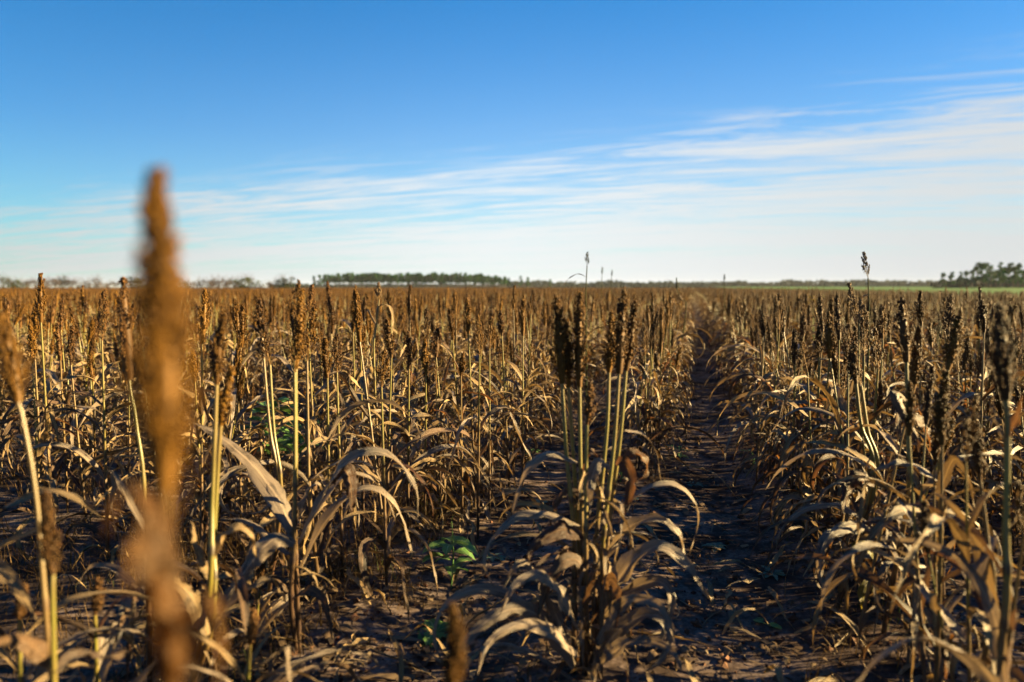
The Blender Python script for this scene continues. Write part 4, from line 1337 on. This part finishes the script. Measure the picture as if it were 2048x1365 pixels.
def weed(label, x, y, n, L, Wd, mt, lift=(.1, .6), droop=.5, lobes=0, stem=0.0, cat='weed'):
    root = thing('weed', (x, y, gz(x, y)), label, cat)
    if stem:
        m = MB()
        m.tube([Vector((0, 0, -.01)), Vector((.01, .005, stem * .5)), Vector((.0, .015, stem))], [.004, .003, .0015], 5)
        obj('stem', m.mesh('stem', [mt]), root)
    for i in range(n):
        az = i * 2.4 + rg.uniform(-.4, .4)
        m = MB()
        z = stem * rg.uniform(.15, 1.0) if stem else .006
        blade(m, Vector((0, 0, z)), Vector((math.cos(az), math.sin(az), 0)), L * rg.uniform(.6, 1.1), Wd * rg.uniform(.7, 1.1), rg.uniform(*lift), droop, rg, lobes)
        obj('leaf', m.mesh('leaf', [mt]), root)
    return root


g = G(902, 1165)
weed('bright green seedling with an upright stem in the bare patch left of the central clump', g.x, g.y, 14, .13, .075, M_GREEN, (.2, .8), .6, 3, .27)
g = G(872, 1250)
weed('low green weed beneath the arching leaves of the central clump', g.x, g.y, 12, .12, .07, M_GREEN, (.1, .6), .4, 3)
g = G(545, 925)
weed('bushy green broadleaf weed behind the long grey leaves on the left', g.x, g.y, 30, .20, .13, M_GREEN, (.2, .9), .5, 0, .42)
g = G(600, 935)
weed('smaller green weed right beside the bushy broadleaf one', g.x, g.y, 18, .17, .11, M_GREEN, (.2, .8), .5, 0, .3)
for px_, py_, lab in ((985, 1105, 'bluish rosette weed on bare soil left of the central clump'), (1432, 1084, 'small bluish rosette weed in the middle of the path'),
                      (1545, 1143, 'largest bluish star shaped weed on the path near the right row'), (1262, 1002, 'bluish weed just behind the stalks of the central clump'),
                      (1080, 1000, 'faint bluish weed on the soil left of the central stalks'), (1388, 965, 'tiny bluish weed at the left side of the path')):
    g = G(px_, py_)
    weed(lab, g.x, g.y, 9, .075, .030, M_BLUEGREEN, (.02, .25), .2, 3)
for px_, py_, lab in ((1062, 925, 'small green weed at the foot of the left row near the bare patch'), (1358, 918, 'green weed at the left edge of the path under orange leaves'),
                      (1505, 930, 'green weed at the right edge of the path'), (1240, 968, 'green weed behind the central clump'),
                      (1880, 935, 'green weed in the dark furrow of the right field'), (1355, 690 + 30, 'green weed far down the path')):
    g = G(px_, py_)
    weed(lab, g.x, g.y, 8, .09, .03, M_GREEN, (.2, .9), .5, 0, .08)
g = G(1530, 1238)
weed('flat round green leaf lying on the path', g.x, g.y, 2, .07, .045, M_GREEN, (.05, .1), .1, 0)
# a flowering weed among the heads on the right
x, y = P(1627, 600, 9.0).x, P(1627, 600, 9.0).y
root = thing('flowering_weed', (x, y, gz(x, y)), 'weed with a spray of yellow flowers among the heads right of the path', 'weed')
m = MB()
hz_ = P(1627, 612, 9.0).z
m.tube([Vector((0, 0, 0)), Vector((.02, 0, hz_ * .5)), Vector((0, .02, hz_))], [.005, .004, .002], 5)
obj('stem', m.mesh('stem', [M_GREEN]), root)
for i in range(14):
    m = MB()
    c = Vector((rg.gauss(0, .045), rg.gauss(0, .045), hz_ + rg.uniform(-.02, .12)))
    for k in range(4):
        a_ = k * math.pi / 2 + i
        e_ = Vector((math.cos(a_), math.sin(a_), .35)) * .02
        f_ = Vector((-math.sin(a_), math.cos(a_), 0)) * .010
        m.face([c, c + e_ * .7 + f_, c + e_ * 1.1, c + e_ * .7 - f_])
    obj('flower', m.mesh('flower', [M_FLOWER]), root)

# ---------------------------------------------------------------- trees on the horizon
rt = random.Random(5)


def clump_faces(m, c, r, n, rng_, size, mt=0, flat=.7):
    for _ in range(n):
        v = Vector((rng_.gauss(0, 1), rng_.gauss(0, 1), rng_.gauss(0, 1)))
        v = v.normalized() * r * rng_.uniform(.45, 1.05)
        v.z *= flat
        p = c + v
        a_ = Vector((rng_.uniform(-1, 1), rng_.uniform(-1, 1), rng_.uniform(-1, 1))).normalized()
        b_ = a_.orthogonal().normalized()
        s = size * rng_.uniform(.6, 1.4)
        m.face([p - a_ * s, p + b_ * s * .6, p + a_ * s, p - b_ * s * .6], mt)


def pine_meshes(k, H, bare, wide):
    rng_ = random.Random(k)
    t = MB()
    bend = rng_.uniform(-.3, .3)
    t.tube([Vector((0, 0, -.2)), Vector((bend * .4, 0, H * .5)), Vector((bend, 0, H * .95))], [H * .017, H * .013, H * .004], 6)
    nl = 7
    for i in range(nl):
        z = H * (bare + (.92 - bare) * i / nl)
        az = i * 2.4
        ln = wide * (1 - .6 * i / nl) * rng_.uniform(.5, .9)
        t.tube([Vector((bend * z / H, 0, z)), Vector((bend * z / H + math.cos(az) * ln, math.sin(az) * ln, z + ln * .45))], [H * .006, H * .002], 4)
    c = MB()
    for i in range(18):
        s = rng_.random()
        z = H * (bare + (1.0 - bare) * s)
        az = i * 2.4
        rr = wide * (1 - .7 * s) * rng_.uniform(.3, .85)
        clump_faces(c, Vector((bend * z / H + math.cos(az) * rr, math.sin(az) * rr, z)), wide * rng_.uniform(.34, .56) * (1 - .35 * s), 46, rng_, H * .034, 0, .75)
    return t.mesh('trunk', [M_BARK]), c.mesh('crown', [M_PINE], False)


PINES = [pine_meshes(100 + k, 11.0, .46, 2.9) for k in range(6)]
TALLP = [pine_meshes(200 + k, 12.0, .34, 2.7) for k in range(5)]


def tree(name, label, cat, grp, pair, x, y, s, z=0.0):
    o = thing(name, (x, y, z), label, cat, grp, rt.uniform(0, 6.28))
    o.scale = (s * rt.uniform(.9, 1.1), s * rt.uniform(.9, 1.1), s)
    obj('trunk', pair[0], o)
    obj('crown', pair[1], o)
    return o


def at(px_, d):
    q = P(px_, 575, d)
    return q.x, q.y


for r_ in range(3):
    px_ = 640 + r_ * 4
    while px_ < 1006:
        px_ += rt.uniform(7.0, 11.5)
        x, y = at(px_, 500 + r_ * 14 + rt.uniform(-3, 3))
        edge = min(1, (px_ - 612) / 70)
        s = (0.95 + .05 * r_ + rt.uniform(-.10, .09)) * (.9 + .1 * edge) * (1 if px_ < 930 else 1 - (px_ - 930) / 380)
        tree('pine_tree', 'pine in the long even plantation row on the horizon left of centre', 'pine tree', 'pines of the plantation row', rt.choice(PINES), x, y, s)
for px_, s, lab in ((628, .72, 'bushy dark tree at the left end of the pine row'), (640, .82, 'second dark tree at the left end of the pine row'),
                    (1018, .62, 'pine just past the right end of the plantation row'), (1042, .72, 'taller of the lone pines right of the plantation row'),
                    (1055, .66, 'smaller lone pine close to the taller lone one'), (1100, .55, 'low lone pine farthest right of the plantation row')):
    x, y = at(px_, 470)
    tree('pine_tree', lab, 'pine tree', None, rt.choice(TALLP), x, y, s)
for i, px_ in enumerate((1886, 1902, 1920, 1932, 1942, 1953, 1962, 1972, 1981, 1991, 2000, 2008, 2017, 2026, 2036, 2046, 2056, 2068)):
    x, y = at(px_, 330 + rt.uniform(-12, 12))
    s = (.66, .70, .72, .74)[i] if i < 4 else rt.uniform(.78, 1.12)
    lab = ('outermost of the two small pines standing apart at the right wood', 'inner one of the two small pines standing apart at the right wood')[i] if i < 2 else 'tall pine in the dark wood at the right end of the horizon'
    tree('pine_tree', lab, 'pine tree', None if i < 2 else 'pines of the right wood', rt.choice(TALLP), x, y, s)


def bush_meshes(k, Hh, mt, dens):
    rng_ = random.Random(k)
    t = MB()
    for i in range(5):
        az = i * 1.3 + rng_.random()
        t.tube([Vector((0, 0, -.1)), Vector((math.cos(az) * Hh * .12, math.sin(az) * Hh * .12, Hh * .45)), Vector((math.cos(az) * Hh * .34, math.sin(az) * Hh * .34, Hh * rng_.uniform(.85, 1.15)))],
               [Hh * .02, Hh * .012, Hh * .004], 4)
        for j in range(5):
            s = rng_.uniform(.4, .9)
            a2 = rng_.uniform(0, 6.28)
            p = Vector((math.cos(az) * Hh * .3 * s, math.sin(az) * Hh * .3 * s, Hh * s))
            t.tube([p, p + Vector((math.cos(a2) * .25, math.sin(a2) * .25, rng_.uniform(.1, .4))) * Hh], [Hh * .006, Hh * .002], 3)
    c = MB()
    for i in range(9):
        az = i * 2.4
        rr = Hh * rng_.uniform(.05, .5)
        clump_faces(c, Vector((math.cos(az) * rr, math.sin(az) * rr, Hh * rng_.uniform(.18, .8))), Hh * rng_.uniform(.2, .34), dens * 2, rng_, Hh * .034)
    return t.mesh('trunk', [M_BUSHB]), c.mesh('crown', [mt], False)


BG = [bush_meshes(300 + k, 4.2, M_BUSHG, 44) for k in range(3)]
BB = [bush_meshes(320 + k, 4.0, M_BUSHB, 26) for k in range(4)]
px_ = -12
while px_ < 566:
    px_ += rt.uniform(12, 21)
    green = px_ < 50 or 465 < px_ < 510 or 545 < px_ or rt.random() < .22
    x, y = at(px_, 165 + rt.uniform(-12, 12))
    s = rt.uniform(.74, 1.02) * (1.05 if px_ < 60 else 1)
    if 510 < px_ < 545:
        s *= .75
    if green:
        tree('bush', 'low green bush on the skyline in the left half of the photo', 'bush', 'bushes along the left skyline', rt.choice(BG), x, y, s)
    else:
        tree('bush', 'bare reddish brown bush on the skyline in the left half of the photo', 'bush', 'bushes along the left skyline', rt.choice(BB), x, y, s)

m = MB()
px_ = 540.0
while px_ < 2090:
    px_ += rt.uniform(1.6, 3.6)
    d = 820 + rt.uniform(-40, 40)
    x, y = at(px_, d)
    Hh = 7.6 + 2.6 * mnoise.noise(Vector((px_ * .02, 0, 0))) + rt.uniform(-.8, .8)
    if px_ > 1560:
        Hh += 1.6
    if px_ < 1010:
        Hh *= .6
    m.tube([Vector((x, y, 0)), Vector((x, y, Hh * .8))], [.25, .1], 4, 1)
    for i in range(9):
        clump_faces(m, Vector((x + rt.uniform(-2.2, 2.2), y + rt.uniform(-3, 3), Hh * (.95 * rt.random() ** 1.4))), rt.uniform(1.2, 2.0), 14, rt, 1.25)
px_ = 1860.0
while px_ < 2090:                                 # brush under the right pines
    px_ += rt.uniform(2.5, 5)
    x, y = at(px_, 352)
    for i in range(4):
        clump_faces(m, Vector((x + rt.uniform(-.8, .8), y + rt.uniform(-2, 2), rt.uniform(.4, 3.6))), rt.uniform(.8, 1.3), 16, rt, .5)
tag(obj('distant_woods', m.mesh('distant_woods', [M_WOOD, M_BARK], False)), 'low dark line of far woods along the horizon', 'woods', kind='stuff')
m = MB()
px_ = 840.0
while px_ < 1110:
    px_ += rt.uniform(1.5, 3)
    x, y = at(px_, 460)
    for i in range(2):
        clump_faces(m, Vector((x + rt.uniform(-.8, .8), y + rt.uniform(-1, 1), rt.uniform(.3, 2.6))), rt.uniform(.5, .9), 10, rt, .25)
tag(obj('pale_scrub', m.mesh('pale_scrub', [M_REED], False)), 'pale dry scrub at the foot of the plantation row', 'scrub', kind='stuff')

# ---------------------------------------------------------------- air
hz = MB()
X0, X1, Y0, Y1, Z0, Z1 = -4300, 4300, -800, 4800, -3, 16
c8 = [Vector((x, y, z)) for z in (Z0, Z1) for y in (Y0, Y1) for x in (X0, X1)]
for q in ((0, 2, 3, 1), (4, 5, 7, 6), (0, 1, 5, 4), (2, 6, 7, 3), (0, 4, 6, 2), (1, 3, 7, 5)):
    hz.face([c8[k] for k in q])
hm_ = bpy.data.materials.new('air')
hm_.use_nodes = True
t = NT(hm_.node_tree)
pv_ = t.add('ShaderNodeVolumePrincipled', ins={'Color': (0.72, 0.84, 0.97, 1), 'Density': 0.00006})
t.add('ShaderNodeOutputMaterial', ins={'Volume': pv_.outputs[0]})
me = hz.mesh('haze', [hm_], False)
import bmesh
bm = bmesh.new()
bm.from_mesh(me)
bmesh.ops.remove_doubles(bm, verts=bm.verts, dist=0.001)
bmesh.ops.recalc_face_normals(bm, faces=bm.faces)
bm.to_mesh(me)
bm.free()
tag(obj('haze', me), 'thin pale evening haze over the whole field', 'haze', kind='stuff')
